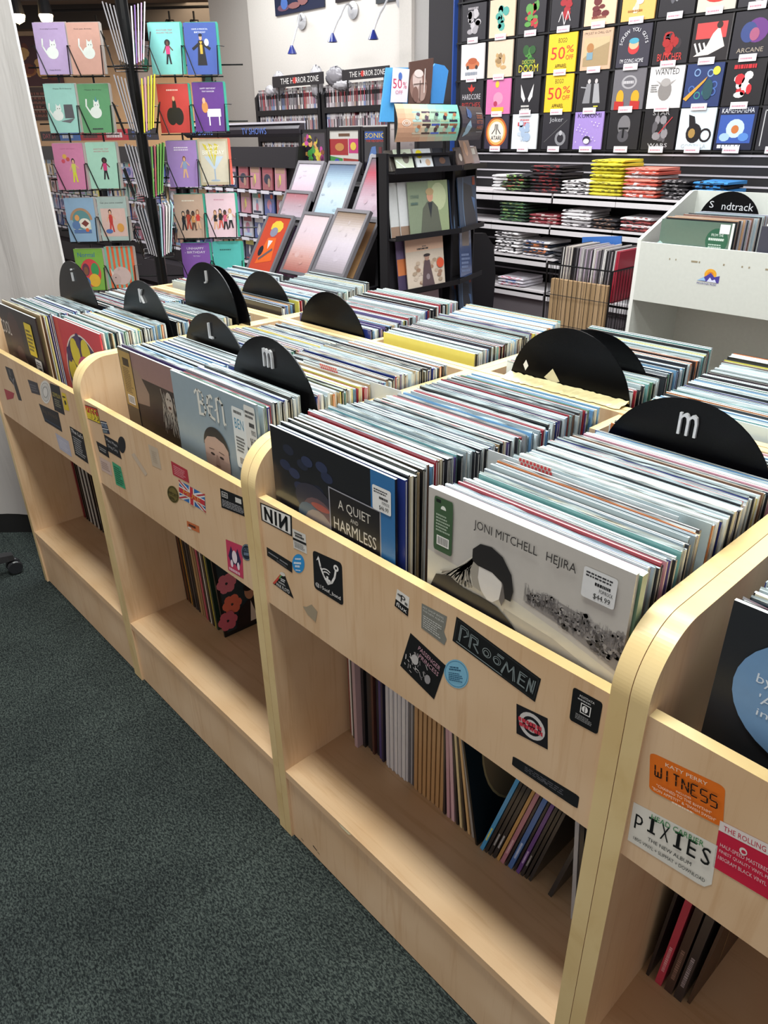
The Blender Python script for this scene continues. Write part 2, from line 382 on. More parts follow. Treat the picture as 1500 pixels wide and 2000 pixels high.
sticker(2, [(521, 1068), (571, 1099), (571, 1119), (522, 1085)], '#121214', lambda A: (A.text('~THE MARINERS', .28, .45, .16, '#8c8c90', .42), A.text('~TEMPTED FATE, LIKE', .72, .45, .16, '#8c8c90', .4), A.fine(.4, .9, .15, .35, 2, '#66666a', rs)), 'narrow black text sticker')
sticker(2, [(571, 1082), (595, 1082), (595, 1121), (571, 1117)], '#2f8fd0', lambda A: (A.text('~4 HE AL', .5, .7, .09, '#dfeaf5', .5), A.text('~FEATURING', .5, .47, .12, '#dfeaf5', .72), A.text('~BAKER', .5, .3, .12, '#dfeaf5', .5), A.fine(.3, .7, .12, .22, 1, '#dfeaf5', rs)), 'round blue sticker', 'round')
def d_floyd(A):
    A.poly([(.02, .1), (.12, .12), (.52, .95), (.46, 1)], '#c8483a'); A.poly([(.3, .62), (.36, .6), (.52, .93), (.48, .97)], '#5b9a52')
    A.fine(.4, .62, .52, .7, 2, '#ddd', rs); A.fine(.3, .7, .36, .46, 2, '#ccc', rs); A.text('PINK FLOYD', .52, .12, .17, '#e8e6e4', .62); A.ell(.5, .92, .14, .1, '#d8d4cc', 9)
sticker(2, [(534, 1111), (572, 1125), (574, 1170), (532, 1141)], '#131214', d_floyd, 'black triangle sticker', [(0.02, .08), (1, .02), (.56, 1), (.46, .98)])
def d_hook(A):
    w = '#e9e7e5'
    A.line([(.2, .86), (.26, .66), (.36, .48), (.5, .33), (.64, .42), (.74, .58), (.78, .74)], .0045, w); A.ring(.8, .82, .035, .085, w, 20, .9)
    A.poly([(.12, .78), (.22, .84), (.2, .92)], w); A.ring(.47, .42, .17, .2, w, 10, 1, 60, 125); A.ring(.47, .42, .24, .27, w, 10, 1, 60, 125)
    A.line([(.5, .36), (.5, .5)], .005, w); A.line([(.42, .43), (.58, .43)], .005, w); A.text('@15sof_band', .5, .09, .12, w, .86)
sticker(2, [(611, 1074), (668, 1100), (671, 1184), (614, 1148)], '#131216', d_hook, 'square black sticker with a white hook', 'soft')
sticker(2, [(776, 1150), (800, 1167), (797, 1204), (771, 1183)], '#e2dfda', lambda A: (A.rect(0, 0, 1, .42, '#131214'), A.text('flux', .5, .1, .22, '#ebe9e6', .8), A.text('P', .55, .5, .36, '#131214', .35), A.text('~dip', .25, .72, .12, '#333', .3), A.text('~ry', .82, .5, .14, '#333', .22)), 'small black and white sticker')
def d_psb(A):
    A.text('PET SHOP BOYS', .45, .84, .07, '#cfcfca', .8); A.text('THE NEW ALBUM', .45, .72, .07, '#cfcfca', .8); A.fine(.08, .8, .12, .62, 6, '#bdbdb8', rs)
sticker(2, [(824, 1178), (875, 1205), (872, 1263), (823, 1226)], '#7d7d76', d_psb, 'torn grey text sticker', [(0, 0), (.92, .0), (1, .25), (.88, .45), (.92, .62), (.97, 1), (0, 1)])
def d_pass(A):
    A.loop()
    for k in range(30):
        x = .05+.55*rs.random(); y = .1+.6*rs.random(); A.line([(x, y), (x+.08*rs.random(), y-.12*rs.random())], .0015, rs.choice(['#d8d4d2', '#8a8688', '#b8b4b2']))
    A.end(); A.text('PASSENGER', .6, .78, .11, '#c79aa8', .62, rot=-.05); A.text('PRINCESS', .64, .62, .11, '#c79aa8', .55, rot=-.05); A.ell(.3, .5, .1, .13, '#bdb9b8', 9); A.ell(.72, .33, .08, .12, '#9a9698', 9)
sticker(2, [(802, 1236), (871, 1300), (848, 1366), (782, 1300)], '#121113', d_pass, 'black square sticker with white figures')
sticker(2, [(867, 1286), (915, 1290), (916, 1350), (868, 1338)], '#7fb9d6', lambda A: (A.ring(.5, .5, .44, .455, '#3b6f92', 28), A.text('~LEAD POISONING', .5, .7, .05, '#27506e', .5), A.text('~VINYL COLLECTION', .5, .62, .05, '#27506e', .56), A.fine(.2, .8, .24, .56, 5, '#34607e', rs)), 'oval light blue sticker', 'round')
def d_proto(A):
    def L(pts, c='#7f8a8c'): A.line(pts, .0015, c)
    L([(.02, .07), (.98, .07), (.98, .93), (.02, .93), (.02, .07)], '#2c2e30')
    for o in (0, .05):
        L([(.07+o*.4, .2), (.07+o*.4, .82-o), (.16-o*.2, .82-o), (.18-o*.2, .62), (.13, .46+o*.4)]); L([(.2+o*.4, .24), (.2+o*.4, .76-o), (.29-o*.2, .76-o), (.3, .56), (.25, .48), (.32, .26)])
        A.ring(.41, .5, .045-o*.4, .052-o*.4, '#8d9899', 20, A.w/A.h*1.0); L([(.53, .78-o*.6), (.6, .78-o*.6), ], '#7f8a8c'); A.ring(.535, .5, .04-o*.3, .047-o*.3, '#7f8a8c', 20, A.w/A.h)
        L([(.6+o*.3, .22), (.64, .74-o), (.68, .4+o*.5), (.72, .74-o), (.76-o*.3, .22)]); L([(.87-o*.3, .74-o), (.79+o*.3, .74-o), (.79+o*.3, .24+o), (.87, .24+o)]); L([(.79+o*.3, .5), (.86, .5)]); L([(.9, .22), (.9, .76-o), (.96-o*.3, .26+o), (.96-o*.3, .8)])
    L([(.06, .14), (.62, .14)])
sticker(2, [(892, 1204), (1057, 1326), (1045, 1371), (884, 1251)], '#101113', d_proto, 'wide black band logo sticker in outlined letters')
def d_target(A):
    A.ring(.5, .5, .3, .42, '#c8c4c2'); A.ring(.5, .5, .12, .2, '#c8c4c2'); A.text('~INFECTIOUS', .5, .5, .14, '#c03a48', .86, rot=-.05); A.text('~GROOVES', .5, .34, .14, '#c03a48', .8, rot=-.05)
sticker(2, [(1009, 1374), (1070, 1403), (1070, 1464), (1009, 1432)], '#17141a', d_target, 'black sticker with white rings and red lettering')
def d_post(A):
    A.text('POSTDATA', .5, .82, .07, '#d8d6d4', .5); A.text("~LET'S BE WILDERNESS", .5, .74, .045, '#aaa', .6); A.line([(.34, .4), (.66, .4), (.66, .68), (.34, .68), (.34, .4)], .0012, '#e8e6e4')
    A.ell(.48, .54, .1, .1, '#e8e6e4'); A.line([(.48, .45), (.48, .62)], .001, '#131214'); A.fine(.2, .8, .16, .34, 4, '#888', rs)
sticker(2, [(1120, 1341), (1178, 1373), (1167, 1435), (1112, 1405)], '#100f11', d_post, 'black rounded sticker with a white emblem', 'soft')
sticker(2, [(1002, 1476), (1132, 1555), (1128, 1580), (1000, 1494)], '#151518', lambda A: (A.fine(.2, .9, .3, .8, 3, '#4c4c52', rs), A.line([(.4, .5), (.55, .42), (.46, .7)], .001, '#5b5b60')), 'long narrow black sticker', 'soft')
sticker(2, [(590, 1168), (622, 1180), (622, 1218), (587, 1200)], '#a0917a', None, 'grey-brown residue of a torn sticker', [(.1, .55), (.4, .2), (.85, .0), (.95, .6), (.6, .85), (.3, .6)])
# second bin
def d_flag(A):
    A.poly([(0, 0), (.14, 0), (1, .86), (1, 1), (.86, 1), (0, .14)], '#e8e4e0'); A.poly([(1, 0), (1, .14), (.14, 1), (0, 1), (0, .86), (.86, 0)], '#e8e4e0')
    A.line([(0, 0), (1, 1)], .004, '#b8303a'); A.line([(0, 1), (1, 0)], .004, '#b8303a'); A.rect(.4, 0, .6, 1, '#e8e4e0'); A.rect(0, .3, 1, .7, '#e8e4e0'); A.rect(.44, 0, .56, 1, '#c0323c'); A.rect(0, .36, 1, .64, '#c0323c')
    A.text('MUSE', .5, .36, .28, '#e0a040', .66)
sticker(1, [(350, 938), (400, 966), (402, 1000), (351, 972)], '#2f6cb0', d_flag, 'union flag sticker with orange lettering')
sticker(1, [(328, 944), (350, 955), (349, 988), (326, 974)], '#6f6230', lambda A: (A.ring(.5, .5, .4, .44, '#2c260f'), A.text('IMPORT', .5, .4, .2, '#2c260f', .78), A.fine(.25, .75, .18, .34, 2, '#2c260f', rs)), 'round gold sticker', 'round')
sticker(1, [(334, 900), (366, 918), (370, 944), (338, 927)], '#b03340', lambda A: A.fine(.12, .9, .15, .85, 5, '#d88a90', rs), 'small red text sticker')
sticker(1, [(430, 953), (478, 973), (481, 1010), (433, 991)], '#111114', lambda A: (A.line([(.06, .62), (.3, .62), (.3, .86), (.06, .86), (.06, .62)], .0012, '#e6e4e2'), A.text('NIN', .18, .67, .13, '#e6e4e2', .18), A.rect(.62, .6, .86, .86, '#cfcdc8'), A.fine(.06, .94, .12, .5, 5, '#9a9a9e', rs)), 'black text sticker with a small white frame')
sticker(1, [(365, 1017), (389, 1028), (390, 1041), (366, 1030)], '#c46a3c', lambda A: (A.text('~plan', .5, .35, .4, '#40231a', .7), A.ell(.2, .1, .16, .16, '#d9d0c4')), 'small torn orange sticker')
def d_pinkkiss(A):
    A.poly([(.1, .5), (.3, .85), (.5, .55), (.7, .85), (.9, .5), (.7, .2), (.5, .35), (.3, .2)], '#2c2148'); A.ell(.5, .55, .16, .2, '#e8d8e0'); A.ell(.3, .3, .08, .12, '#e8d8e0'); A.ell(.72, .32, .08, .12, '#e8d8e0'); A.text('~TIGER DAMN', .5, .05, .1, '#e6b8c6', .8)
sticker(1, [(441, 1053), (473, 1066), (476, 1131), (446, 1113)], '#c23a5c', d_pinkkiss, 'tall pink sticker')
sticker(1, [(471, 1062), (491, 1063), (493, 1097), (472, 1093)], '#222b38', lambda A: (A.ring(.5, .5, .43, .47, '#8292a4'), A.text('OLD', .5, .56, .2, '#71839a', .5), A.text('~972', .5, .32, .2, '#71839a', .5)), 'round dark blue sticker', 'round')
def d_kiss(A):
    A.text('KISS', .5, .12, .74, '#e8c832', .9); A.poly([(.04, .6), (.3, .62), (.3, .96), (.04, .96)], '#c8402c'); A.text('KISS', .5, .12, .74, '#e0b428', .86); A.line([(.02, .04), (.98, .04)], .003, '#e8c832')
sticker(1, [(163, 789), (190, 798), (197, 829), (170, 817)], '#1a1410', lambda A: (A.rect(.03, .5, .97, .95, '#c8402c'), A.rect(.03, .05, .97, .5, '#e2c62e'), A.text('KISS', .5, .14, .72, '#17120e', .88), A.text('KISS', .48, .17, .68, '#e8cf3a', .82)), 'yellow and red band logo sticker')
sticker(1, [(196, 821), (208, 824), (215, 848), (202, 846)], '#2b3448', lambda A: (A.rect(.0, .82, 1, .88, '#ddd'), A.text('MUSE', .5, .5, .26, '#9fb2cc', .8), A.rect(0, .34, 1, .4, '#ddd'), A.fine(.1, .9, .08, .3, 2, '#9aa', rs)), 'small navy sticker')
sticker(1, [(188, 861), (210, 874), (214, 895), (194, 882)], '#15151a', lambda A: A.fine(.15, .9, .3, .7, 2, '#999', rs), 'small black text sticker')
sticker(1, [(203, 848), (230, 864), (238, 897), (210, 880)], '#16161a', lambda A: (A.text('Matt Mays', .5, .6, .24, '#b5b5b8', .8), A.text('Dog City', .5, .25, .24, '#b5b5b8', .7)), 'black sticker with handwritten white lettering')
sticker(1, [(229, 852), (245, 853), (246, 886), (233, 884)], '#1c1c20', None, 'round black sticker', 'round')
sticker(1, [(194, 891), (215, 903), (220, 930), (199, 918)], '#cbb3a8', lambda A: A.fine(.1, .9, .2, .8, 4, '#a58c82', rs), 'faded pale sticker')
sticker(1, [(219, 901), (236, 912), (246, 956), (227, 946)], '#3f9f74', lambda A: A.fine(.12, .9, .1, .9, 8, '#1e5c40', rs), 'green text sticker')
sticker(1, [(289, 867), (308, 876), (316, 917), (298, 909)], '#c2b09a', lambda A: A.fine(.2, .8, .2, .8, 6, '#b4a28d', rs), 'faded translucent sticker')
sticker(1, [(257, 888), (262, 884), (288, 925), (284, 930)], '#c8b49e', None, 'torn sticker residue')
# leftmost bin
sticker(0, [(10, 715), (26, 722), (43, 783), (30, 779)], '#1c1b20', lambda A: (A.rect(.3, .75, .5, .95, '#555'), A.text('Y', .5, .4, .3, '#77757c', .6)), 'black angular sticker', [(0, .6), (.45, .45), (.5, 0), (1, 0), (.9, 1), (0, 1)])
sticker(0, [(8, 759), (28, 768), (26, 778), (14, 781)], '#a82838', None, 'small dark red sticker')
sticker(0, [(54, 741), (73, 748), (79, 772), (62, 767)], '#35323a', lambda A: A.fine(.1, .9, .2, .8, 3, '#6c6a70', rs), 'small dark sticker beside a round white one')
sticker(0, [(77, 742), (100, 744), (99, 792), (80, 784)], '#dedbd6', lambda A: (A.ring(.5, .5, .38, .4, '#777', 20), A.ring(.5, .5, .22, .25, '#777', 14), A.ring(.5, .5, .3, .31, '#999', 14)), 'round white sticker', 'round')
sticker(0, [(97, 748), (116, 755), (127, 811), (107, 801)], '#17171a', lambda A: (A.text('ZEPPELIN', .5, .55, .14, '#b9a948', .8), A.fine(.2, .8, .2, .5, 4, '#8b8970', rs)), 'tall black sticker')
sticker(0, [(120, 766), (128, 769), (136, 803), (126, 800)], '#dcc024', lambda A: (A.ell(.5, .45, .2, .14, '#1c1a10'), A.text('~GARB', .5, .72, .1, '#1c1a10', .8)), 'narrow yellow sticker')
sticker(0, [(76, 788), (114, 806), (122, 844), (88, 823)], '#14141a', lambda A: (A.text('Big Wreck', .5, .5, .3, '#5c4a34', .8), A.rect(.05, .16, .95, .2, '#33506e')), 'wide black sticker')
sticker(0, [(108, 845), (134, 862), (141, 893), (117, 877)], '#b3b2c2', lambda A: A.fine(.15, .85, .2, .8, 5, '#c9c9d6', rs), 'faded lilac sticker')
sticker(0, [(136, 832), (162, 848), (173, 906), (147, 888)], '#121214', lambda A: (A.text("The La's", .5, .82, .13, '#e8e6e4', .86), A.fine(.12, .9, .1, .74, 8, '#9c9c9e', rs)), 'tall black text sticker with white heading')
# rightmost bin
SEG = {'W': [((0, 1), (0, .5)), ((0, .5), (0, 0)), ((0, 0), (1, 0)), ((1, 1), (1, .5)), ((1, .5), (1, 0)), ((.5, .5), (.5, 0))], 'I': [((.5, 1), (.5, .5)), ((.5, .5), (.5, 0))], 'T': [((0, 1), (1, 1)), ((.5, 1), (.5, .5)), ((.5, .5), (.5, 0))],
 'N': [((0, 1), (0, .5)), ((0, .5), (0, 0)), ((0, 1), (.5, .5)), ((.5, .5), (1, 0)), ((1, 0), (1, .5)), ((1, .5), (1, 1))], 'E': [((0, 1), (1, 1)), ((0, 1), (0, .5)), ((0, .5), (0, 0)), ((0, .5), (.6, .5)), ((0, 0), (1, 0))],
 'S': [((0, 1), (1, 1)), ((0, 1), (0, .5)), ((0, .5), (1, .5)), ((1, .5), (1, 0)), ((0, 0), (1, 0))]}
def d_wit(A):
    A.text('KATY PERRY', .5, .82, .09, '#f0d9c4', .56)
    for i, ch in enumerate('WITNESS'):
        x0 = .08+i*.127
        for (a, b_), (c, d) in SEG[ch]:
            k = .12; A.line([(x0+.088*(a+(c-a)*k), .46+.28*(b_+(d-b_)*k)), (x0+.088*(c+(a-c)*k), .46+.28*(d+(b_-d)*k))], .0017, '#15100e')
    A.text('INCLUDES', .5, .37, .05, '#f0d9c4', .2); A.text('"CHAINED TO THE RHYTHM"', .5, .26, .075, '#f0d9c4', .74); A.text('"BON APPETIT" & "SWISH SWISH"', .5, .14, .075, '#f0d9c4', .86); A.text('~KATYPERRY.COM', .5, .05, .045, '#f0d9c4', .3)
sticker(3, [(1270, 1468), (1417, 1537), (1412, 1617), (1268, 1542)], '#dd6f1c', d_wit, 'large orange sticker', 'soft')
def d_pix(A):
    for i, ch in enumerate('pIXIES'):
        cx = .1+i*.16
        if ch == 'I': A.line([(cx, .52), (cx, .84)], .0042, '#0f0f10'); A.line([(cx-.038, .52), (cx+.038, .52)], .0032, '#0f0f10'); A.line([(cx-.038, .84), (cx+.038, .84)], .0032, '#0f0f10')
        else: A.text(ch, cx, .5-(.1 if ch == 'p' else 0), .36, '#0f0f10', .1)
    A.text('HEAD CARRIER', .55, .84, .12, '#2f7d44', .62); A.text('THE NEW ALBUM', .5, .3, .085, '#17171a', .52); A.text('180G VINYL + SLIPMAT + DOWNLOAD', .5, .13, .08, '#17171a', .86)
sticker(3, [(1238, 1566), (1402, 1652), (1388, 1741), (1226, 1640)], '#dcd8cf', d_pix, 'large white sticker with black and green lettering', [(0, 0), (.86, 0), (.93, .02), (1, .16), (1, 1), (0, 1)])
def d_rs(A):
    A.rect(0, .8, 1, 1, '#e0d6d2'); A.text('THE ROLLING STONES', .06, .84, .1, '#c02a44', .9, 'l'); A.ell(.34, .64, .05, .07, '#e0d6d2'); A.ell(.345, .635, .03, .035, '#c4203f')
    for i, t in enumerate(['HALF-SPEED MASTERED', 'FINEST QUALITY VINYL PRESSING', '180GRAM BLACK VINYL']): A.text(t, .05, .5-.13*i, .075, '#e6c3c8', [.62, .8, .6][i], 'l')
sticker(3, [(1407, 1602), (1560, 1678), (1556, 1790), (1392, 1692)], '#c4203f', d_rs, 'large red sticker')

# ------------------------------------------------------------------ record sleeves
R = random.Random(11)
PAL = [('#c6d4da', 16, 'pale grey-blue'), ('#b4c3c8', 10, 'grey-blue'), ('#dce6ea', 10, 'white'), ('#8f9aa2', 7, 'mid grey'), ('#1a1b20', 18, 'black'), ('#2d2f36', 12, 'charcoal'), ('#26357e', 6, 'deep blue'), ('#6c9bc6', 7, 'sky blue'),
       ('#d6ce62', 3, 'yellow'), ('#b39b74', 4, 'tan'), ('#6d4c38', 4, 'brown'), ('#9c2633', 5, 'dark red'), ('#4b7a62', 2, 'green'), ('#6ea3a5', 5, 'teal'), ('#574a84', 3, 'purple'), ('#c890a0', 3, 'pink'), ('#d07e48', 2, 'orange'), ('#d9cfb4', 3, 'cream')]
PW = [p[1] for p in PAL]
SM = {}
def sleeve_mb(c, t, w=.315, h=.315, lip=0, rng=R, top2=None, mb=None):
    mb = mb or MB(); top = M(top2 or c, .28, 0, 0, .4)
    mb.box((0, 0, 0), (w, t, h), M(c, .32, 0, 0, .5), top)
    z = h+.0002                      # paper edges between the two boards
    pc = rng.choice(['#e4e4dc', '#1c1c20', '#c9c4b6', '#dfe4e4'])
    mb.add([(.002, t*.38, z), (w-.002, t*.38, z), (w-.002, t*.66, z), (.002, t*.66, z)], [(0, 1, 2, 3)], M(pc, .5))
    mb.add([(w+.0002, t*.38, .004), (w+.0002, t*.66, .004), (w+.0002, t*.66, h-.003), (w+.0002, t*.38, h-.003)], [(0, 1, 2, 3)], M(pc, .5))
    if lip:                          # crinkled clear film standing above the cardboard
        lm = M('#c4d0d4', .12, 0, 0, .8); n = 12; vs = []
        for i in range(n+1):
            x = w*i/n; vs += [(x, t*.5+.0008*rng.uniform(-1, 1), h), (x, t*.5+.0012*rng.uniform(-1, 1), h+lip*rng.uniform(.5, 1)), (x, t*.5+.0012+.0008*rng.uniform(-1, 1), h)]
        fs = []
        for i in range(n): k = 3*i; fs += [(k, k+3, k+4, k+1), (k+1, k+4, k+5, k+2)]
        mb.add(vs, fs, lm)
    return mb
def sleeve_variant(ci, ti, lip):
    k = (ci, ti, lip)
    if k not in SM: SM[k] = sleeve_mb(PAL[ci][0], (.0032, .0042, .0054)[ti], lip=.004 if lip else 0, top2=R.choice([None, None, None, '#d4e0e6', '#a8b8c4', '#1b1c20'])).mesh('record_sleeve')
    return SM[k]
def put_sleeve(ci, ti, lip, loc, rx, ry, rz, label, group):
    o = bpy.data.objects.new('record_sleeve', sleeve_variant(ci, ti, lip)); COL.objects.link(o)
    o.location = loc; o.rotation_euler = (rx, ry, rz)
    return tag(o, label, 'record', group)
STUFF = MB()
def pack(x0, y0, y1, n_ind, where, skips=(), z=DECK+.003, h0=.012, sparse=1.0, dense=.0056):
    """one column of records; the nearest n_ind are objects, the rest go into the one mass"""
    y = y0; k = 0; tot = (y1-y0)/dense
    drift = R.uniform(0, 6)
    while y < y1-.006:
        ti = R.choice((0, 0, 1, 1, 2)); t = (.0032, .0042, .0054)[ti]
        if any(a-.004 < y < b for a, b in skips): y += .003; continue
        ci = R.choices(range(len(PAL)), PW)[0]; lip = R.random() < .3
        dx = .0035*math.sin(y*40+drift)+R.uniform(-.003, .003); dz = .004*math.sin(y*17+drift)+R.uniform(0, .008); rx = -R.uniform(.0, .012); rz = R.uniform(-.004, .004)
        dz -= .030*(y-.022)/.59 if y < .62 else .030*(1.046-y)/.395
        zone = 'near the front' if (y-y0) < .2 else ('midway back' if (y-y0) < .4 else 'towards the back')
        if k < n_ind:
            put_sleeve(ci, ti, lip, (x0+dx, y, z+dz), rx, 0, rz, f'{PAL[ci][2]} sleeve edge-on {zone}, {where}', f'{PAL[ci][2]} sleeves {zone} {where}')
        else:
            m = sleeve_mb(PAL[ci][0], t, lip=.004 if lip and R.random() < .5 else 0, top2=R.choice([None, None, None, '#d4e0e6', '#a8b8c4', '#1b1c20']))
            T = Matrix.Translation((x0+dx, y, z+dz)) @ Matrix.Rotation(rz, 4, 'Z') @ Matrix.Rotation(rx, 4, 'X')
            STUFF.T = T
            fb = 0; b = len(STUFF.v); STUFF.v += [tuple(T @ Vector(v)) for v in m.v]
            for f_, mi in zip(m.f, m.m): STUFF.f.append(tuple(b+q for q in f_)); STUFF.m.append(STUFF.mi(m.mats[mi]))
            STUFF.T = None
        y += t+R.uniform(.0006, .0022)*sparse; k += 1

def cover(name_, x0, y, z, t, label, bg, draw, w=.315, h=.318, rx=0, rz=0, side=None):
    """a record whose printed front shows"""
    r = thing('record_sleeve', (x0, y, z), label, 'record', rz, None); r.rotation_euler = (rx, 0, rz)
    mb = MB(); mb.box((0, 0, 0), (w, t, h), M(bg, .3, 0, 0, .5), M(side or '#dfe4e0', .3))
    A = Art(mb, (0, 0, 0), (w, 0, 0), (0, 0, h), (0, -1, 0)); draw(A)
    mb.build('cover', r)
    return r
def add_sticker(r, w, h, a0, b0, a1, b1, bg, draw, label, soft=True, t0=.004):
    mb = MB(); A = Art(mb, (0, -.0016, 0), (w, 0, 0), (0, 0, h), (0, -1, 0)); A.l = 1
    A2 = Art(mb, (a0*w, -.0018, b0*h), ((a1-a0)*w, 0, 0), (0, 0, (b1-b0)*h), (0, -1, 0))
    k = .08; pts = []
    if soft == 'round': A2.ell(.5, .5, .5, .5, bg, 32)
    else:
        for cx, cy, t in ((1-k, 1-k, 0), (k, 1-k, 90), (k, k, 180), (1-k, k, 270)):
            for j in range(4): pts.append((cx+k*math.cos(math.radians(t+30*j)), cy+k*math.sin(math.radians(t+30*j))))
        A2.poly(pts, bg)
    draw(A2); return mb.build('sticker', r, label=label)
def d_price(p, cat='POP/ROCK'):
    def f(A):
        A.fine(.08, .92, .72, .92, 2, '#3a3a3e', R); A.text('~603497858001', .62, .52, .11, '#1c1c20', .5); A.text(cat, .72, .34, .12, '#1c1c20', .4); A.text(p, .62, .07, .2, '#0c0c10', .5)
    return f

# middle bin, left column: dark sleeve with the blue strip
def d_quiet(A):
    A.loop()
    for k in range(11): A.ell(.12+.45*k/11, .80+.1*math.sin(k*1.7), .05, .03, ['#232c48', '#1e2436', '#2a3350'][k % 3], 12)
    A.end(); A.ell(.36, .66, .16, .1, '#2c2c3c', 16); A.ell(.4, .6, .13, .09, '#5d4650', 16); A.ell(.42, .645, .08, .02, '#9a4c48', 14); A.ell(.32, .56, .1, .08, '#4e6072', 14); A.ell(.4, .5, .13, .12, '#8d8280', 16)
    A.rect(.83, 0, 1, 1, '#2f6ca4'); A.rect(.5, .0, .90, .80, '#9a9aa4'); A.rect(.508, .0, .892, .793, '#17161c')
    A.text('A QUIET', .7, .69, .062, '#c9c5be', .25); A.text('AND', .7, .655, .022, '#c9c5be', .06); A.text('HARMLESS', .7, .57, .07, '#c9c5be', .33)
r = cover('q', .046, .0285, DECK+.001, .004, 'dark record sleeve with a blue strip and black title panel in the middle bin', '#1b1b20', d_quiet)
add_sticker(r, .315, .318, .845, .80, .975, .93, '#e4e4e4', d_price('$46.99'), 'white price sticker')
pack(.052, .036, .562, 70, 'behind the blue-striped dark sleeve', skips=[])

# middle bin, right column: pale grey sleeve
def d_pale(A):
    rr = random.Random(3); A.rect(0, 0, 1, 1, '#bdb8b3'); A.poly([(0, 0), (1, 0), (1, .56), (.74, .62), (.5, .66), (0, .7)], '#cdc8ba'); A.poly([(.3, 0), (1, 0), (1, .5), (.7, .58), (.45, .6)], '#aea99f')
    A.poly([(.55, .68), (.66, .76), (.8, .745), (.9, .73), (1, .72), (1, .58), (.86, .62), (.7, .66)], '#8b8685')
    A.loop()
    for k in range(420):
        x = .56+.44*rr.random(); top = .75-.03*(x-.56)+.015*math.sin(x*40); y = top-(.03+.2*(x-.5))*rr.random()**1.2; dk = rr.random(); A.ell(x, y, .004+.008*rr.random(), .004+.009*rr.random(), ['#6b6768', '#8b8686', '#555153', '#9d9896', '#45413f'][int(dk*4.99)] if y < top-.02 else ['#a5a09e', '#8f8a88'][k % 2], 6)
    A.end().loop()
    for k in range(120):
        x = .54+.46*rr.random(); y = .745-.03*(x-.56); A.line([(x, y-.06), (x+.012*rr.uniform(-1, 1), y+.025*rr.random())], .0003, '#7a7575')
    A.end().loop()
    for k in range(130):
        t = rr.random(); x = .30-.03*rr.random(); A.line([(x+.02, .80-.03*rr.random()), (x-.08*t-.02, .72-.05*t), (x-.2*t+.02*rr.random(), .62+.04*rr.random()-.03*t)], .0012+.0016*rr.random(), ['#a8a298', '#8d877f', '#c9c4ba', '#6b6660', '#b9b3a8'][k % 5])
    A.end()
    o_s, v_s = A.o.copy(), A.v.copy(); A.o = A.o+Vector((0, 0, .33*.60*.13)); A.v = A.v*.87
    A.poly([(.06, .60), (.14, .63), (.22, .60), (.33, .60), (.42, .59), (.50, .54), (.58, .46), (.64, .3), (.1, .3), (.02, .5)], '#282526')
    A.poly([(.295, .80), (.34, .835), (.40, .82), (.435, .77), (.44, .70), (.425, .64), (.39, .605), (.36, .605), (.325, .64), (.30, .70)], '#dad5d0'); A.poly([(.42, .80), (.455, .76), (.46, .68), (.44, .61), (.425, .64), (.435, .72)], '#6a6461'); A.poly([(.285, .80), (.31, .80), (.305, .70), (.325, .63), (.28, .64), (.26, .72)], '#9b958c')
    A.poly([(.27, .78), (.27, .84), (.31, .885), (.37, .895), (.43, .87), (.48, .80), (.495, .72), (.485, .66), (.455, .66), (.44, .735), (.38, .765), (.30, .765)], '#211f21')
    A.o, A.v = o_s, v_s; A.text('JONI MITCHELL   HEJIRA', .52, .895, .05, '#3a3636', .5)
r = cover('h', .428, .0285, DECK+.001, .007, 'pale grey record sleeve with a dark figure and a green label, front of its column', '#c4c0bb', d_pale, h=.33, side='#dfe6df')
add_sticker(r, .315, .33, .04, .72, .15, .975, '#3f5a3e', lambda A: (A.rect(.1, .9, .36, .96, '#16201a'), A.ell(.5, .8, .14, .07, '#dfe4dc', 12, 0, 180), A.fine(.12, .9, .38, .72, 6, '#9fb09c', R), A.bars(.18, .84, .12, .3, R)), 'green hype sticker with a barcode')
add_sticker(r, .315, .33, .80, .83, .94, .955, '#dcdcde', d_price('$44.99'), 'white price sticker')
cover('g', .428, .038, DECK+.001, .012, 'sage green record box set directly behind the pale grey sleeve', '#6f8f78', lambda A: None, h=.325, w=.318, side='#c8d8cc')
pack(.423, .053, .562, 66, 'behind the pale grey sleeve', skips=[(.462, .50), (.209, .218)])
for (px, py, pz) in ((.42+.24, .10, 0), (.44+.25, .175, 0)):
    pass

def tab(x, y, z, label):
    mb = MB(); mb.box((0, 0, 0), (.06, .0012, .03), M('#d8d0cc', .4)); A = Art(mb, (0, -.0001, 0), (.06, 0, 0), (0, 0, .03), (0, -1, 0)); A.loop()
    for i in range(9):
        for j in range(5): A.ell(.06+.11*i+.055*(j % 2), .12+.19*j, .045, .09, '#d0484c', 7)
    A.end(); r_ = cover('x', x-.06, y-.0016, DECK+.001-.03*(y-.022)/.59, .0012, label, '#c9d0d4', lambda A: None, w=.318, h=.326, side='#cfd8dc'); o = mb.build('sticker', r_, label='red and white patterned tab'); o.location = (.06, -.0005, .302); return r_
tab(.44, .215, 0, 'clear-sleeved record with a red patterned tab in the right column of the middle bin')
tab(-.20, .335, 0, 'clear-sleeved record with a red patterned tab in the second bin')
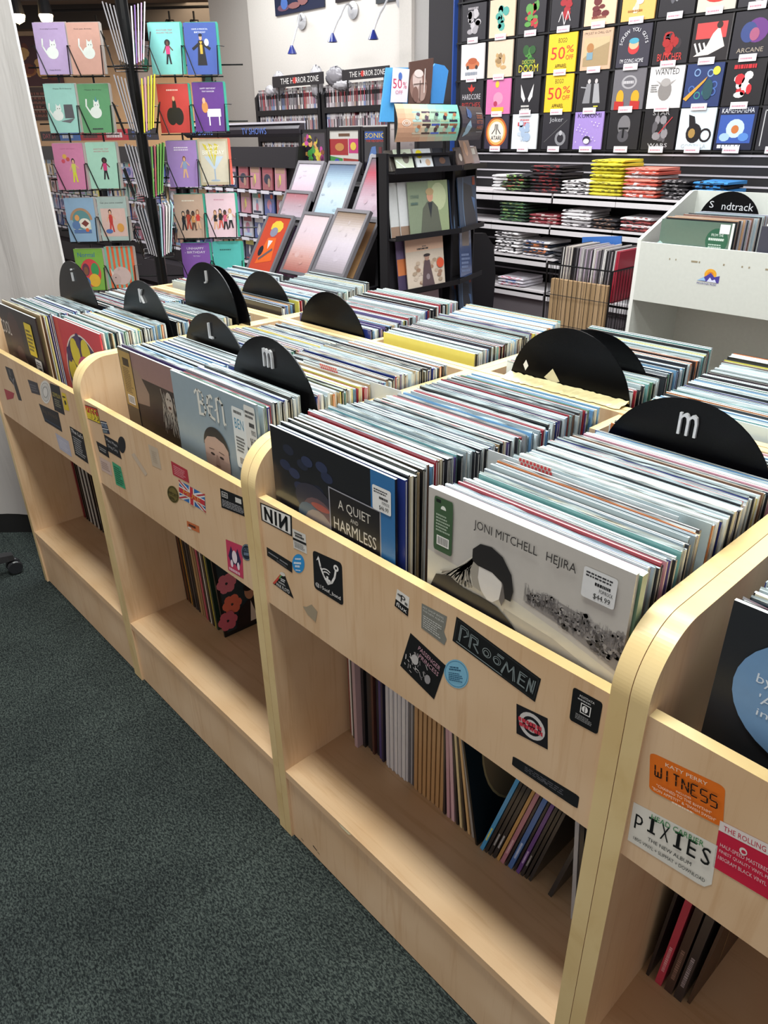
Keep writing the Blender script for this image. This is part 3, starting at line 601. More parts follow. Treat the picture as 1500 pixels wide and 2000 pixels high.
# second bin
def d_gaga(A):
    A.rect(.2, .0, 1, 1, '#2a2326'); A.rect(.2, .82, 1, 1, '#8d6f6c'); A.poly([(.2, .88), (.3, .86), (.42, .72), (.4, .62), (.2, .6)], '#8a7468'); A.rect(.2, 0, 1, .5, '#211f1d')
    A.loop()
    for k in range(70): x = .62+.22*R.random(); y = .62+.19*R.random(); A.line([(x, y), (x+.04*R.uniform(-1, 1), y-.16)], .0015, R.choice(['#a9a49c', '#837d78', '#5a5552', '#c4beb4']))
    A.end(); A.ell(.73, .73, .05, .075, '#a39b94', 16); A.ell(.71, .75, .012, .008, '#3a3432', 8); A.ell(.75, .75, .012, .008, '#3a3432', 8); A.ell(.73, .69, .02, .012, '#4a2c2a', 8); A.rect(0, 0, .2, 1, '#5a5244')
    A.rect(.01, .55, .2, .98, '#a98c50'); A.fine(.04, .17, .66, .86, 14, '#5c4824', R); A.rect(.06, .87, .16, .93, '#2c2418'); A.bars(.05, .16, .57, .64, R)
cover('gg', -W+.118, .076, DECK+.001, .004, 'dark record sleeve with a gold paper strip, front left of the second bin', '#4a4240', d_gaga, w=.318, rz=-.0)
def d_ben(A):
    A.rect(0, 0, 1, 1, '#8fa0ab')
    wt = '#dcdcd6'
    def dia(x, y, k=.011): A.poly([(x-k, y), (x, y-k*1.2), (x+k, y), (x, y+k*1.2)], wt)
    def stem(x, y0=.80, y1=.93, t=.007): A.line([(x, y0), (x, y1)], t, wt); dia(x, y0-.004); dia(x, y1+.004)
    stem(.335); A.line([(.30, .925), (.335, .945), (.385, .935), (.40, .905), (.385, .88), (.345, .868)], .0045, wt); A.line([(.345, .868), (.40, .862), (.415, .83), (.395, .798), (.33, .79)], .0055, wt); dia(.30, .92); A.line([(.352, .80), (.352, .93)], .0012, wt)
    A.line([(.50, .94), (.46, .925), (.445, .87), (.46, .81), (.52, .795)], .006, wt); A.line([(.455, .868), (.51, .875)], .004, wt); stem(.478, .82, .92, .0016); dia(.51, .935, .013); dia(.52, .80, .009)
    stem(.565); A.line([(.565, .93), (.60, .948), (.635, .915), (.635, .80)], .0062, wt); dia(.637, .796); dia(.655, .80, .008); A.line([(.54, .86), (.575, .875)], .003, wt)
    A.ell(.5, .53, .15, .2, '#b0958a', 28); A.ell(.5, .6, .155, .14, '#2c2a2c', 26, 0, 180); A.poly([(.352, .54), (.648, .54), (.645, .62), (.6, .66), (.5, .68), (.4, .66), (.355, .62)], '#b89c90')
    A.ell(.445, .555, .026, .009, '#3a302e'); A.ell(.555, .555, .026, .009, '#3a302e'); A.line([(.41, .585), (.47, .59)], .0015, '#4a3a34'); A.line([(.53, .59), (.59, .585)], .0015, '#4a3a34'); A.poly([(.49, .56), (.51, .56), (.53, .49), (.47, .49)], '#9c8176')
    A.rect(.34, 0, .66, .3, '#3c3c44')
r = cover('b', -.343, .05, DECK+.001, .005, 'grey-blue record sleeve with a blackletter title, front right of the second bin', '#8fa0ab', d_ben, h=.33)
add_sticker(r, .315, .33, .74, .56, .88, .94, '#dfe4e4', lambda A: (A.text('~MACKLEMORE', .5, .9, .05, '#555', .7), A.text('BEN', .5, .66, .16, '#4f8fae', .7), A.fine(.15, .85, .28, .55, 5, '#666', R), A.bars(.25, .75, .06, .2, R)), 'white hype sticker')
add_sticker(r, .315, .33, .88, .72, .995, .98, '#dcdcd8', d_price('$43.99'), 'white price sticker')
pack(-W+.12, .085, .562, 0, '', skips=[(.25, .275)])
pack(-.346, .06, .562, 30, 'behind the blackletter-titled sleeve', skips=[(.16, .185), (.329, .338)])
# leftmost bin
def d_cool(A):
    A.rect(0, 0, 1, 1, '#231b1e'); A.ell(.35, .7, .18, .26, '#3a2224', 16); A.ell(.45, .4, .12, .16, '#8c6a62', 16); A.ell(.4, .55, .1, .1, '#5b3f3c'); A.rect(0, 0, 1, .2, '#3a3034'); A.ell(.2, .35, .16, .2, '#4a3a38'); A.text('COOL', .12, .72, .13, '#d8d4d0', .26)
r = cover('c', -2*W+.115, .045, DECK+.001, .004, 'dark record sleeve with a yellow label, front left of the leftmost bin', '#241c1f', d_cool, w=.32)
add_sticker(r, .32, .318, .68, .62, .86, .92, '#e2c81e', lambda A: A.fine(.1, .9, .15, .85, 6, '#5c4e10', R), 'yellow label'); add_sticker(r, .32, .318, .77, .4, .93, .6, '#dcdcda', d_price('$35.99'), 'white price sticker')
def d_just(A):
    A.rect(0, 0, 1, 1, '#c8404c'); A.rect(0, .0, .12, 1, '#d0584c')
    A.ell(.55, .5, .42, .42, '#e6ddd4', 34); A.ell(.55, .5, .405, .405, '#45345e', 34)
    for k in range(7): t = math.radians(k*51+20); A.ell(.55+.28*math.cos(t), .5+.28*math.sin(t), .1, .13, '#d8c83c', 14)
    for k in range(7): t = math.radians(k*51+45); A.ell(.55+.36*math.cos(t), .5+.36*math.sin(t), .055, .07, '#45345e', 12)
    A.ell(.6, .5, .22, .24, '#c4507c', 26); A.text('I JUST', .6, .6, .07, '#f0e0e0', .2); A.text('WANT', .6, .5, .07, '#f0e0e0', .2); A.text('TO', .6, .4, .085, '#f0e0e0', .1)
cover('j', -W-.346, .095, DECK+.001, .004, 'red record sleeve with yellow and purple pattern around a pink circle', '#c8404c', d_just, w=.318)
def d_kad(A): A.rect(.7, 0, 1, 1, '#e2e0dc'); A.ell(.86, .95, .09, .13, '#17171a', 18, 180, 360); A.text('KADAVAR', .85, .66, .07, '#17171a', .2); A.ell(.92, .5, .03, .03, '#333'); A.fine(.76, .96, .3, .4, 2, '#555', R)
cover('k', -W-.285, .105, DECK+.001, .004, 'white record sleeve with a black half disc behind the red patterned sleeve', '#dcdad6', d_kad, w=.257)
pack(-2*W+.12, .055, .562, 0, '', skips=[(.245, .27), (.54, .56)])
pack(-W-.351, .115, .562, 0, '', skips=[(.28, .31), (.485, .53)])
# rightmost bin
def d_tom(A):
    A.rect(0, 0, 1, 1, '#20242a'); A.rect(.0, 0, 1, .4, '#2a3236'); A.rect(0, 0, 1, .12, '#3b4544')
r = cover('t', W+.062, .065, DECK+.001, .005, 'near-black record sleeve with a big round blue label, front of the rightmost bin', '#1c2026', d_tom, h=.325)
add_sticker(r, .315, .325, .06, .48, .60, .96, '#6f96c0', lambda A: (A.text('The', .5, .8, .08, '#d6e2f0', .13), A.text('new album', .47, .67, .08, '#d6e2f0', .5), A.text('by Tom Chaplin.', .5, .53, .1, '#d6e2f0', .74), A.text("'A wonderful'", .48, .4, .08, '#d6e2f0', .62), A.text('in black vinyl', .48, .28, .08, '#d6e2f0', .6)), 'round blue label', 'round')
cover('u', W+.066, .073, DECK+.001, .004, 'pink-edged record sleeve directly behind the near-black sleeve', '#c04878', lambda A: None, h=.32, side='#cf4f86')
pack(W+.064, .083, .562, 28, 'behind the sleeve with the round blue label', skips=[])
pack(W+.423, .06, .562, 0, '')
pack(W+.42, .67, 1.02, 0, '')
# rear row
for k in range(-2, 2):
    for j, dx in enumerate((.055, .42)):
        sk = {(-2, 0): [(.72, .735)], (-2, 1): [(.72, .735)], (0, 0): [(.775, .79)]}.get((k, j), [])
        pack(k*W+dx-.004, .665+.01*R.random(), [.95, 1.035][j] if k == -2 else 1.02, 0, '', skips=sk)
pack(W+.05, .67, 1.02, 0, '')

# vinyl disc dividers with stuck-on letters
def disc(x, y, ztop, letter, label, lean=0.0, th=.0028):
    r = thing('divider_disc', (x, y, ztop-.15), label, 'divider disc', 0, 'vinyl discs used as letter dividers'); r.rotation_euler = (lean, 0, 0)
    mb = MB(); n = 56; R0 = .1505
    vs = [(0, -th/2, 0)]+[(R0*math.cos(2*math.pi*k/n), -th/2, R0*math.sin(2*math.pi*k/n)) for k in range(n)]+[(0, th/2, 0)]+[(R0*math.cos(2*math.pi*k/n), th/2, R0*math.sin(2*math.pi*k/n)) for k in range(n)]
    fs = [(0, 1+k, 1+(k+1) % n) for k in range(n)]+[(n+1, n+2+(k+1) % n, n+2+k) for k in range(n)]+[(1+k, n+2+k, n+2+(k+1) % n, 1+(k+1) % n) for k in range(n)]
    mb.add(vs, fs, VINYL); mb.build('vinyl_disc', r)
    MB().box((-.14, th/2, DECK-ztop+.153), (.14, th/2+.003, .0), BLACKM).build('divider_card', r)
    if letter:
        vs, fs, asp = text_mesh(letter); h = .037; w = h*{'m': .85, 'K': .6, 'J': .45, 'L': .45}.get(letter, .3)
        if letter == 'i': w = .007
        zo = .15-.022-h; b = 0
        mb = MB(); v1 = [((a-.5)*w, -th/2-.0055, zo+b_*h) for a, b_ in vs]; v2 = [((a-.5)*w, -th/2-.0005, zo+b_*h) for a, b_ in vs]
        mb.add(v1, fs, SILVER)
        ed = {}
        for f_ in fs:
            for i in range(len(f_)): e = (f_[i], f_[(i+1) % len(f_)]); ed[e] = 1
        nn = len(v1); mb.add(v1+v2, [(a, a+nn, b_+nn, b_) for a, b_ in ed if (b_, a) not in ed], SILVER)
        mb.build('letter', r, label='silver stick-on letter')
    return r
disc(-1.33, .258, 1.149, 'i', 'black vinyl disc with a silver i in the leftmost bin'); disc(-.945, .295, 1.131, 'K', 'black vinyl disc with a silver K'); disc(-.525, .262, 1.109, 'L', 'black vinyl disc with a silver L')
disc(-.148, .170, 1.134, 'm', 'black vinyl disc with a small silver m in the second bin'); BIGD = disc(.222, .662, 1.127, None, 'largest-looking blank black vinyl disc, standing behind the pale wooden rail'); disc(.205, .783, 1.10, None, 'blank black vinyl disc right behind the largest-looking one')
disc(.575, .478, 1.105, 'm', 'black vinyl disc with a silver m in the bin at right'); disc(-.935, .497, 1.158, 'J', 'black vinyl disc with a silver J'); disc(-.905, .516, 1.15, None, 'second blank disc leaning behind the disc with the J')
disc(-1.31, .727, 1.09, None, 'small-looking blank black disc at far left of the rear row'); disc(-.985, .728, 1.099, None, 'blank black disc between the J disc and the framed posters'); disc(-.565, .662, 1.098, None, 'blank black disc above the L disc, in the second bin of the rear row')

dq = at(1027, 713, y=.6605)-BIGD.location; mb = MB(); A = Art(mb, (dq.x-.01, -.0016, dq.z-.012), (.02, 0, 0), (0, 0, .024), (0, -1, 0)); A.poly([(.5, 0), (.85, .5), (.5, 1), (.15, .5)], '#e8e6e2'); mb.build('spindle_hole', BIGD, label='pale spindle hole')
dq = at(1078, 738, y=.6605)-BIGD.location; mb = MB(); A = Art(mb, (dq.x-.02, -.0018, dq.z-.012), (.04, 0, 0), (0, 0, .032), (0, -1, 0)); A.poly([(0, .3), (.5, 1), (1, .25), (.6, 0)], '#d9cfae'); mb.build('tape_scrap', BIGD, label='cream tape scrap')
mb = MB(); nn = 40; vs = []
for i in range(nn+1):
    x = .075+.295*i/nn-.222
    for yy, zz in ((-.040, .002), (-.030, .004+.002*R.random()), (-.016, .005+.003*R.random()), (-.004, .008+.003*R.random()), (-.0022, .003)): vs.append((x, yy+.003*R.uniform(-1, 1)*(yy < -.01), ZP-(1.127-.15)+zz))
mb.add(vs, [(i*5+j, (i+1)*5+j, (i+1)*5+j+1, i*5+j+1) for i in range(nn) for j in range(4)], M('#d8cb9c', .35, 0, 0, .3)); mb.build('masking_tape', BIGD, label='crumpled cream masking tape')
for (px, py, w_, h_) in ((588, 1637, .010, .002), (611, 1652, .016, .004), (620, 1664, .008, .002), (700, 1765, .006, .006)):
    p_ = at(px, py, y=.006); mb = MB(); mb.add([(p_.x, .0057, p_.z), (p_.x+w_, .0057, p_.z-w_*.25), (p_.x+w_, .0057, p_.z-w_*.25+h_), (p_.x+.002, .0057, p_.z+h_)], [(0, 1, 2, 3)], M('#3a3028', .7)); mb.build('scratch', units[2], label='small dark scratch')
p_ = at(660, 1612, y=.001); mb = MB(); mb.add([(p_.x, .0004, ZS-.001), (p_.x+.045, .0004, ZS-.001), (p_.x+.035, .0004, ZS-.009), (p_.x+.012, .0004, ZS-.008)], [(3, 2, 1, 0)], M('#efe3bd', .5)); mb.build('chipped_edge', units[2], label='pale chipped edge')

_mr = random.Random(4); _v = []; _f = []; _x = 0
while _x < 1: _w = .02+.05*_mr.random(); _k = len(_v); _v += [(_x, .1), (min(_x+_w, 1), .1), (min(_x+_w, 1), .9), (_x, .9)]; _f.append((_k, _k+1, _k+2, _k+3)); _x += _w+.02
MARKS = (_v, _f, 8.0)
# records on the lower shelves
def spine(x, y, lean, t, c, label, h=.315, grp=None, depth=.315, title=None, z=ZS+.001):
    o_ = MB(); o_.box((0, 0, 0), (t, depth, h), M(c, .4, 0, 0, .3))
    if t > .004 and title:
        A = Art(o_, (0, 0, 0), (t, 0, 0), (0, 0, h), (0, -1, 0))
        vs, fs, asp = MARKS; L = min(.8, asp*.55*t/h*1.4); A.l = 2
        o_.add([A.P(.22+.55*(1-b), .12+a*L) for a, b in vs], [tuple(reversed(q)) for q in fs], M(title[1], .4))
    o = o_.build('record_sleeve'); o.location = (x, y, z+(t*math.sin(lean) if lean > 0 else 0)*1.02); o.rotation_euler = (0, lean, 0)
    return tag(o, label, 'record', grp)
x = .036; S3 = [('#8c3a34', .004, 'thin dark red'), ('#e6e2de', .006, 'white'), ('#1b2a2a', .008, 'dark green'), ('#241a1a', .007, 'black'), ('#b59aa0', .010, 'pale mauve'), ('#17171c', .008, 'black'), ('#2c2a2c', .008, 'charcoal'), ('#1a1a1e', .007, 'black'), ('#4a2a26', .006, 'dark brown'), ('#1c1c26', .008, 'black'), ('#3c3470', .007, 'violet'), ('#22203a', .006, 'navy')]
G3 = 'on the shelf of the middle bin'
for i, (c, t, n_) in enumerate(S3):
    spine(x, .184-(.02 if n_ == 'pale mauve' else .003*(i % 3)), 0, t, c, f'{n_} spine left of the white block on the middle bin shelf', grp=f'{n_} spines left of the white block'); x += t+.0034
x = .168
for i in range(11):
    spine(x, .178-.002*(i % 2), 0, .0052, ['#c9c7ca', '#bdbbc0', '#d2d0d2'][i % 3], 'white record spine in the block of whites on the middle shelf', grp='identical white spines'); x += .0063
for i in range(3): spine(x, .18, 0, .005, ['#55555c', '#8a8a90', '#3c3c42'][i], 'grey record spine between the white and tan blocks, middle bin shelf', grp='grey spines between white and tan'); x += .0062
x = .258
for i in range(7):
    spine(x, .176, 0, .0088, '#a98258', 'tan record spine in the block of tans on the middle shelf', grp='identical tan spines'); x += .0127
for i, (c, t, n_) in enumerate([('#2a2226', .005, 'black'), ('#b88f98', .008, 'pink'), ('#c7a3aa', .008, 'pink'), ('#1a1a1e', .005, 'black'), ('#cdb98c', .006, 'cream'), ('#2c2622', .005, 'black'), ('#c4a070', .006, 'cream'), ('#8f8b88', .006, 'pale grey')]):
    spine(x, .174, -.03-.02*i, t, c, f'{n_} record spine just right of the tan block, middle bin shelf', grp=f'{n_} spines right of the tan block'); x += t+.0052
r = thing('record_sleeve', (x+.010, .166, ZS+.001), 'dark record sleeve with an oval picture on the middle bin shelf', 'record', math.radians(88)); r.rotation_euler = (-.20, 0, math.radians(88)); mb = MB(); mb.box((0, 0, 0), (.315, .005, .315), M('#151614', .3)); A = Art(mb, (0, 0, 0), (.315, 0, 0), (0, 0, .315), (0, -1, 0)); A.ell(.44, .55, .31, .42, '#b8a070', 30); A.ell(.44, .55, .295, .405, '#8c7454', 30); A.ell(.4, .6, .14, .22, '#c0a680', 18); A.ell(.56, .5, .1, .18, '#5c4a38', 14); A.ell(.34, .66, .07, .1, '#dcc8a4', 12); mb.build('cover', r)
LN = [('#3a8fc4', .0075, 'blue', ('~', '#e8e04a')), ('#17171a', .006, 'black', None), ('#1f1f22', .007, 'black', ('~', '#b8b8ba')), ('#202024', .0075, 'black', ('~', '#c8c8cc')), ('#b0874e', .006, 'tan', None), ('#a8707e', .008, 'mauve', ('~', '#d8b8c0')), ('#1c1c20', .004, 'black', None), ('#3f66a4', .009, 'bright blue', ('~', '#c8d4ea')), ('#16161a', .004, 'black', None), ('#5d3a80', .007, 'purple', ('~', '#cbb8de')), ('#222226', .006, 'black', ('~', '#aaa')), ('#1a1a1c', .006, 'black', None), ('#26262a', .006, 'black', None)]
x = .455
for i, (c, t, n_, ti) in enumerate(LN):
    spine(x, .165+.0012*i, .27-.004*i, t, c, f'{n_} record leaning to the right {G3}', grp=f'{n_} leaning records of the middle bin', title=ti); x += (t+.0022)/math.cos(.26)
spine(.607, .181, .215, .008, '#26262a', 'charcoal record furthest right of the leaning group, middle bin shelf')
for i, (c, n_) in enumerate([('#a9a9ae', 'silver-grey'), ('#1b1b20', 'black'), ('#2a2a30', 'charcoal'), ('#141418', 'pitch black')]): spine(.663+.0105*i, .173, -.085, .008, c, f'{n_} record spine upright at the right end {G3}', title=('~', '#888890') if i else None)
x = -W+.030
for i, (c, t, n_) in enumerate([('#3a2018', .006, 'dark brown'), ('#6a3c20', .005, 'reddish brown'), ('#1c1614', .005, 'black'), ('#c08a3c', .004, 'gold'), ('#17171a', .010, 'black'), ('#2c2c30', .012, 'charcoal'), ('#1c1c1e', .008, 'black'), ('#a08058', .012, 'tan'), ('#8a6c4c', .01, 'light brown'), ('#b04c5c', .008, 'pink'), ('#2c1c20', .006, 'black'), ('#dcd4c8', .003, 'white'), ('#17171a', .01, 'black'), ('#b8a84c', .003, 'yellow'), ('#22342a', .006, 'dark green')]):
    spine(x+i*.0052, .184-.001*i, -.05, t, c, f'{n_} record on a lower shelf, left of the sleeve with flowers', grp=f'{n_} records of the second bin shelf'); x += t+.0018
r = thing('record_sleeve', (-.493, .166, ZS+.001), 'record sleeve with flowers and a person in a dark jacket', 'record', math.radians(87)); r.rotation_euler = (-.08, 0, math.radians(87)); mb = MB(); mb.box((0, 0, 0), (.315, .006, .315), M('#16181a', .3)); A = Art(mb, (0, 0, 0), (.315, 0, 0), (0, 0, .315), (0, -1, 0)); A.rect(.04, .04, .98, .98, '#1d2526')
A.rect(.03, .04, .98, .98, '#26343a')
for fx, fy, c in ((.10, .52, '#d87888'), (.12, .30, '#e07058'), (.30, .60, '#d86a7c'), (.48, .62, '#e07a54'), (.62, .42, '#d8704c'), (.05, .16, '#c86070')):
    for k in range(6): t = k*math.pi/3; A.ell(fx+.055*math.cos(t), fy+.055*math.sin(t), .045, .045, c, 9)
A.poly([(.12, .04), (.17, .22), (.30, .30), (.46, .22), (.52, .04)], '#1c1418'); A.poly([(.27, .06), (.30, .27), (.35, .06)], '#d8c8b8'); A.ell(.30, .36, .05, .075, '#b88468', 16); A.ell(.30, .41, .056, .04, '#1a1210', 14); A.ell(.46, .16, .05, .04, '#b88468', 10); mb.build('cover', r)
spine(-.037, .16, 0, .006, '#3a5c80', 'thin blue record spine at the right end of the second bin shelf')
x = -2*W+.036
for i, (c, t, n_) in enumerate([('#7c1c28', .012, 'dark red'), ('#1a1214', .008, 'black'), ('#16161a', .008, 'black'), ('#d6d0c8', .004, 'white'), ('#2a2426', .005, 'black'), ('#e0dcd4', .004, 'white'), ('#262224', .006, 'black'), ('#d8d2ca', .003, 'white'), ('#141214', .006, 'black'), ('#171518', .01, 'black')]):
    spine(x+i*.009, .18, -.03, t, c, f'{n_} record on the shelf of the leftmost bin', grp=f'{n_} records of the leftmost bin shelf', title=('T', '#888') if i == 9 else None); x += t+.003
for i, (c, t, n_, ti) in enumerate([('#15131a', .005, 'black', None), ('#b8344c', .011, 'red', ('~', '#e0a0a8')), ('#3c2a26', .013, 'dark brown', ('~', '#8a6c60')), ('#2c2628', .013, 'charcoal', ('~', '#9a9094'))]):
    spine(W+.034+.0165*i, .182, .05, t, c, f'{n_} record on the shelf of the rightmost bin', title=ti)
r = thing('record_sleeve', (W+.108, .19, ZS+.001), 'brown record sleeve with gold cracks, lower shelf at far right', 'record', math.radians(88)); r.rotation_euler = (.06, 0, math.radians(88)); mb = MB(); mb.box((0, 0, 0), (.3, .005, .31), M('#4a3426', .5)); A = Art(mb, (0, 0, 0), (.3, 0, 0), (0, 0, .31), (0, -1, 0))
for x0_, n_ in ((.2, 14), (.5, 9), (.75, 8)):
    y_ = .95; p_ = x0_
    for k in range(n_): q_ = p_+R.uniform(-.03, .03); A.line([(p_, y_), (q_, y_-.06)], .002, '#b09058'); p_ = q_; y_ -= .065
mb.build('cover', r)

# ------------------------------------------------------------------ office chair whose foot shows at the left edge
cc = at(-165, 1180, z=0); r = thing('office_chair', (cc.x, cc.y, 0), 'black swivel chair foot with caster at the left photo edge', 'chair')
PL = M('#26272b', .35)
tip = at(34, 1116, z=0); a0 = math.atan2(tip.y-cc.y, tip.x-cc.x); L = math.hypot(tip.y-cc.y, tip.x-cc.x)
for k in range(5):
    a = a0+k*2*math.pi/5; d = Vector((math.cos(a), math.sin(a), 0)); s_ = Vector((-d.y, d.x, 0))
    mb = MB(); st = []
    for u, hw, z0, z1 in ((0.02, .035, .075, .13), (L*.5, .028, .07, .105), (L-.02, .022, .062, .085), (L, .018, .06, .08)):
        st += [d*u-s_*hw+Vector((0, 0, z0)), d*u+s_*hw+Vector((0, 0, z0)), d*u+s_*hw*.8+Vector((0, 0, z1)), d*u-s_*hw*.8+Vector((0, 0, z1))]
    fs = [(3, 2, 1, 0), (12, 13, 14, 15)]
    for i in range(3):
        for j in range(4): fs.append((i*4+j, i*4+(j+1) % 4, i*4+4+(j+1) % 4, i*4+4+j))
    mb.add(st, fs, PL); leg = mb.build('leg', r)
    mb = MB()
    for q in (-.016, .016): mb.T = Matrix.Translation(d*(L-.005)+s_*q+Vector((0, 0, .028))) @ Matrix.Rotation(a, 4, 'Z') @ Matrix.Rotation(math.pi/2, 4, 'X'); mb.lathe([(.001, -.009), (.024, -.009), (.027, -.004), (.027, .004), (.024, .009), (.001, .009)], PL, 18)
    mb.T = None; mb.tube([d*(L-.005)+Vector((0, 0, .03)), d*(L-.005)+Vector((0, 0, .065))], .006, PL); mb.build('caster', leg)
mb = MB(); mb.lathe([(.001, .07), (.05, .07), (.05, .13), (.03, .14), (.028, .4), (.001, .4)], PL, 16); mb.build('column', r)
mb = MB(); mb.lathe([(.001, .4), (.18, .41), (.21, .44), (.21, .46), (.17, .48), (.001, .485)], M('#1a1a1d', .8), 24); mb.build('seat', r)

# ------------------------------------------------------------------ greeting card spinner
sp = at(281, 300, w=3.08); SPM = frame_mat((sp.x, sp.y, 0)); rng = random.Random(9)
spr = thing('card_spinner', (sp.x, sp.y, 0), 'tall black wire spinner rack of greeting cards behind the record bins', 'card rack', math.atan2(RH.y, RH.x))
mb = MB(); mb.tube([(0, 0, .04), (0, 0, 2.12)], .024, WIRE, 10); mb.lathe([(.001, 0), (.25, 0), (.25, .02), (.03, .05), (.001, .05)], BLACKM, 24); mb.build('pole', spr)
def atv(px, py, o):   # point on the vertical plane through o that faces the viewer
    d = FW + RT*((px-750)/F) + UP*((1000-py)/F); return CAM + d*((Vector(o)-CAM).dot(FH)/d.dot(FH))
def lx(px, py):
    q = atv(px, py, sp)-sp; return q.dot(RH), q.z+sp.z
CW, CH = .127, .178
def pocket(mb, x, z, y=0, T=None):   # wire pocket: back, bottom and two bent front wires
    mb.T = T; r_ = .0022
    mb.tube([(x-.025, y+.006, z+.10), (x, y-.028, z+.10), (x+.034, y-.034, z-.002)], r_, WIRE, 5); mb.tube([(x+CW-.034+.03, y-.034, z-.002), (x+CW+.002, y-.028, z+.10), (x+CW+.024, y+.006, z+.10)], r_, WIRE, 5)
    mb.tube([(x-.01, y+.004, z-.004), (x+CW+.01, y+.004, z-.004)], r_, WIRE, 5); mb.tube([(x+.034, y-.034, z-.004), (x+CW-.005, y-.034, z-.004)], r_, WIRE, 5)
    mb.tube([(x+.03, y-.034, z-.002), (x+.03, y+.006, z-.004)], r_, WIRE, 5); mb.tube([(x+CW-.01, y-.034, z-.002), (x+CW-.01, y+.006, z-.004)], r_, WIRE, 5)
def person(A, cx, b, h, skin, hair, top, legs, afro=False):
    A.poly([(cx-.05, b+.45*h), (cx+.05, b+.45*h), (cx+.09, b), (cx+.04, b), (cx, b+.35*h), (cx-.04, b), (cx-.09, b)], legs); A.poly([(cx-.06, b+.43*h), (cx+.06, b+.43*h), (cx+.07, b+.8*h), (cx-.07, b+.8*h)], top)
    A.line([(cx-.06, b+.76*h), (cx-.14, b+.5*h)], .004, skin); A.line([(cx+.06, b+.76*h), (cx+.15, b+.6*h)], .004, skin)
    if afro: A.ell(cx, b+.92*h, .09, .065, hair, 16)
    else: A.ell(cx, b+.92*h, .055, .06, hair, 14)
    A.ell(cx, b+.89*h, .036, .045, skin, 12)
def cat(A, cx, cy, k=1.0, hat=None):
    w = '#e6ece8'; A.ell(cx, cy, .17*k, .11*k, w, 18); A.ell(cx+.04*k, cy+.13*k, .09*k, .07*k, w, 16); A.poly([(cx-.04*k, cy+.16*k), (cx-.03*k, cy+.24*k), (cx+.02*k, cy+.19*k)], w); A.poly([(cx+.12*k, cy+.16*k), (cx+.11*k, cy+.24*k), (cx+.06*k, cy+.19*k)], w)
    A.line([(cx-.15*k, cy-.02), (cx-.26*k, cy+.12*k), (cx-.24*k, cy+.24*k)], .006, w); A.ell(cx+.01*k, cy+.14*k, .012, .012, '#333', 8); A.ell(cx+.08*k, cy+.14*k, .012, .012, '#333', 8)
    if hat: A.poly([(cx+.01, cy+.2*k), (cx+.08, cy+.2*k), (cx+.045, cy+.3*k)], hat)
def c_cat(t1, t2=None, hat=None, cx=.55): return lambda A: (A.text(t1, .5, .86, .03, '#3a3a40', .55), cat(A, cx, .42, 1.1, hat), A.text(t2, .5, .07, .03, '#3a3a40', .36) if t2 else None)
def c_per(t1, t2, c, *a, **k): return lambda A: (A.text(t1, .5, .84, .028, c, .5), A.text(t2, .5, .79, .028, c, .5) if t2 else None, person(A, .56, .2, .45, *a, **k))
def c_group(t, c, ppl): return lambda A: (A.text(t, .5, .84, .03, c, .45), [person(A, x_, .18+.03*(i % 2), .42, *p_) for i, (x_, p_) in enumerate(ppl)])
def c_arch(A): A.ring(.5, .5, .3, .38, '#b08a6c', 24, .72, 0, 180); A.rect(.2, .2, .8, .5, '#cfd8c8'); A.ell(.5, .5, .3, .22, '#5f8f92', 20); A.ell(.6, .42, .2, .12, '#e8e2d4', 16); A.poly([(.48, .42), (.62, .5), (.75, .42), (.62, .34)], '#7a3a34'); A.ell(.36, .55, .08, .07, '#e0a060'); A.ell(.3, .38, .14, .1, '#5f7fb0'); A.rect(.2, .2, .8, .28, '#5a78ac'); A.ell(.66, .27, .06, .045, '#d86a3a')
def c_red(A): A.rect(.08, .1, .92, .74, '#d8b8b0'); A.text('Can you come outside?', .5, .84, .045, '#333', .8); person(A, .4, .2, .5, '#e0b090', '#3a2420', '#c03a34', '#c03a34'); A.ell(.7, .3, .12, .1, '#d89a4a'); A.ell(.3, .22, .12, .05, '#4f6fb0')
def c_normal(A): A.text('Normal', .42, .8, .11, '#2f6aa8', .6); A.ell(.5, .42, .36, .34, '#d8484c', 20); A.ell(.34, .5, .13, .15, '#6b3a52'); A.ell(.34, .47, .08, .1, '#8a5a40'); A.ell(.66, .5, .14, .16, '#3f9a58'); A.ell(.6, .24, .2, .16, '#e8b83c'); A.ell(.3, .2, .14, .12, '#4a78b8')
def c_rhino(A):
    for k in range(6): A.rect(k/6, .0, k/6+.083, 1, '#7fb8a4')
    A.ell(.5, .3, .33, .22, '#cfb8b4', 20); A.ell(.28, .22, .18, .14, '#c4aca8', 16); A.poly([(.16, .3), (.12, .5), (.24, .36)], '#e0d4cc'); A.ell(.28, .26, .02, .015, '#333'); A.poly([(.38, .42), (.42, .56), (.48, .44)], '#c4aca8')
def c_martini(A): A.rect(.06, .06, .94, .94, '#c9bfae'); A.poly([(.18, .62), (.82, .62), (.53, .34), (.47, .34)], '#b7c4d6'); A.line([(.5, .34), (.5, .12)], .006, '#9aa8bc'); A.ell(.5, .1, .16, .02, '#9aa8bc'); [A.poly([(.5, .4), (.15+k*.2, .9), (.27+k*.2, .86)], '#c8b83c') for k in range(3)]; A.text('HAPPY', .5, .78, .07, '#f0ece0', .4); A.text('BIRTHDAY', .5, .66, .09, '#f4f0e6', .72)
def c_unhappy(A): A.text('UNHAPPY', .5, .84, .055, '#e8e0f0', .6); A.text('- BIRTHDAY', .48, .75, .055, '#e8e0f0', .72); A.text('TO YOU', .52, .67, .03, '#e8e0f0', .24)
BK, SK, SB = '#1c1a20', '#d8a888', '#5c3a2c'
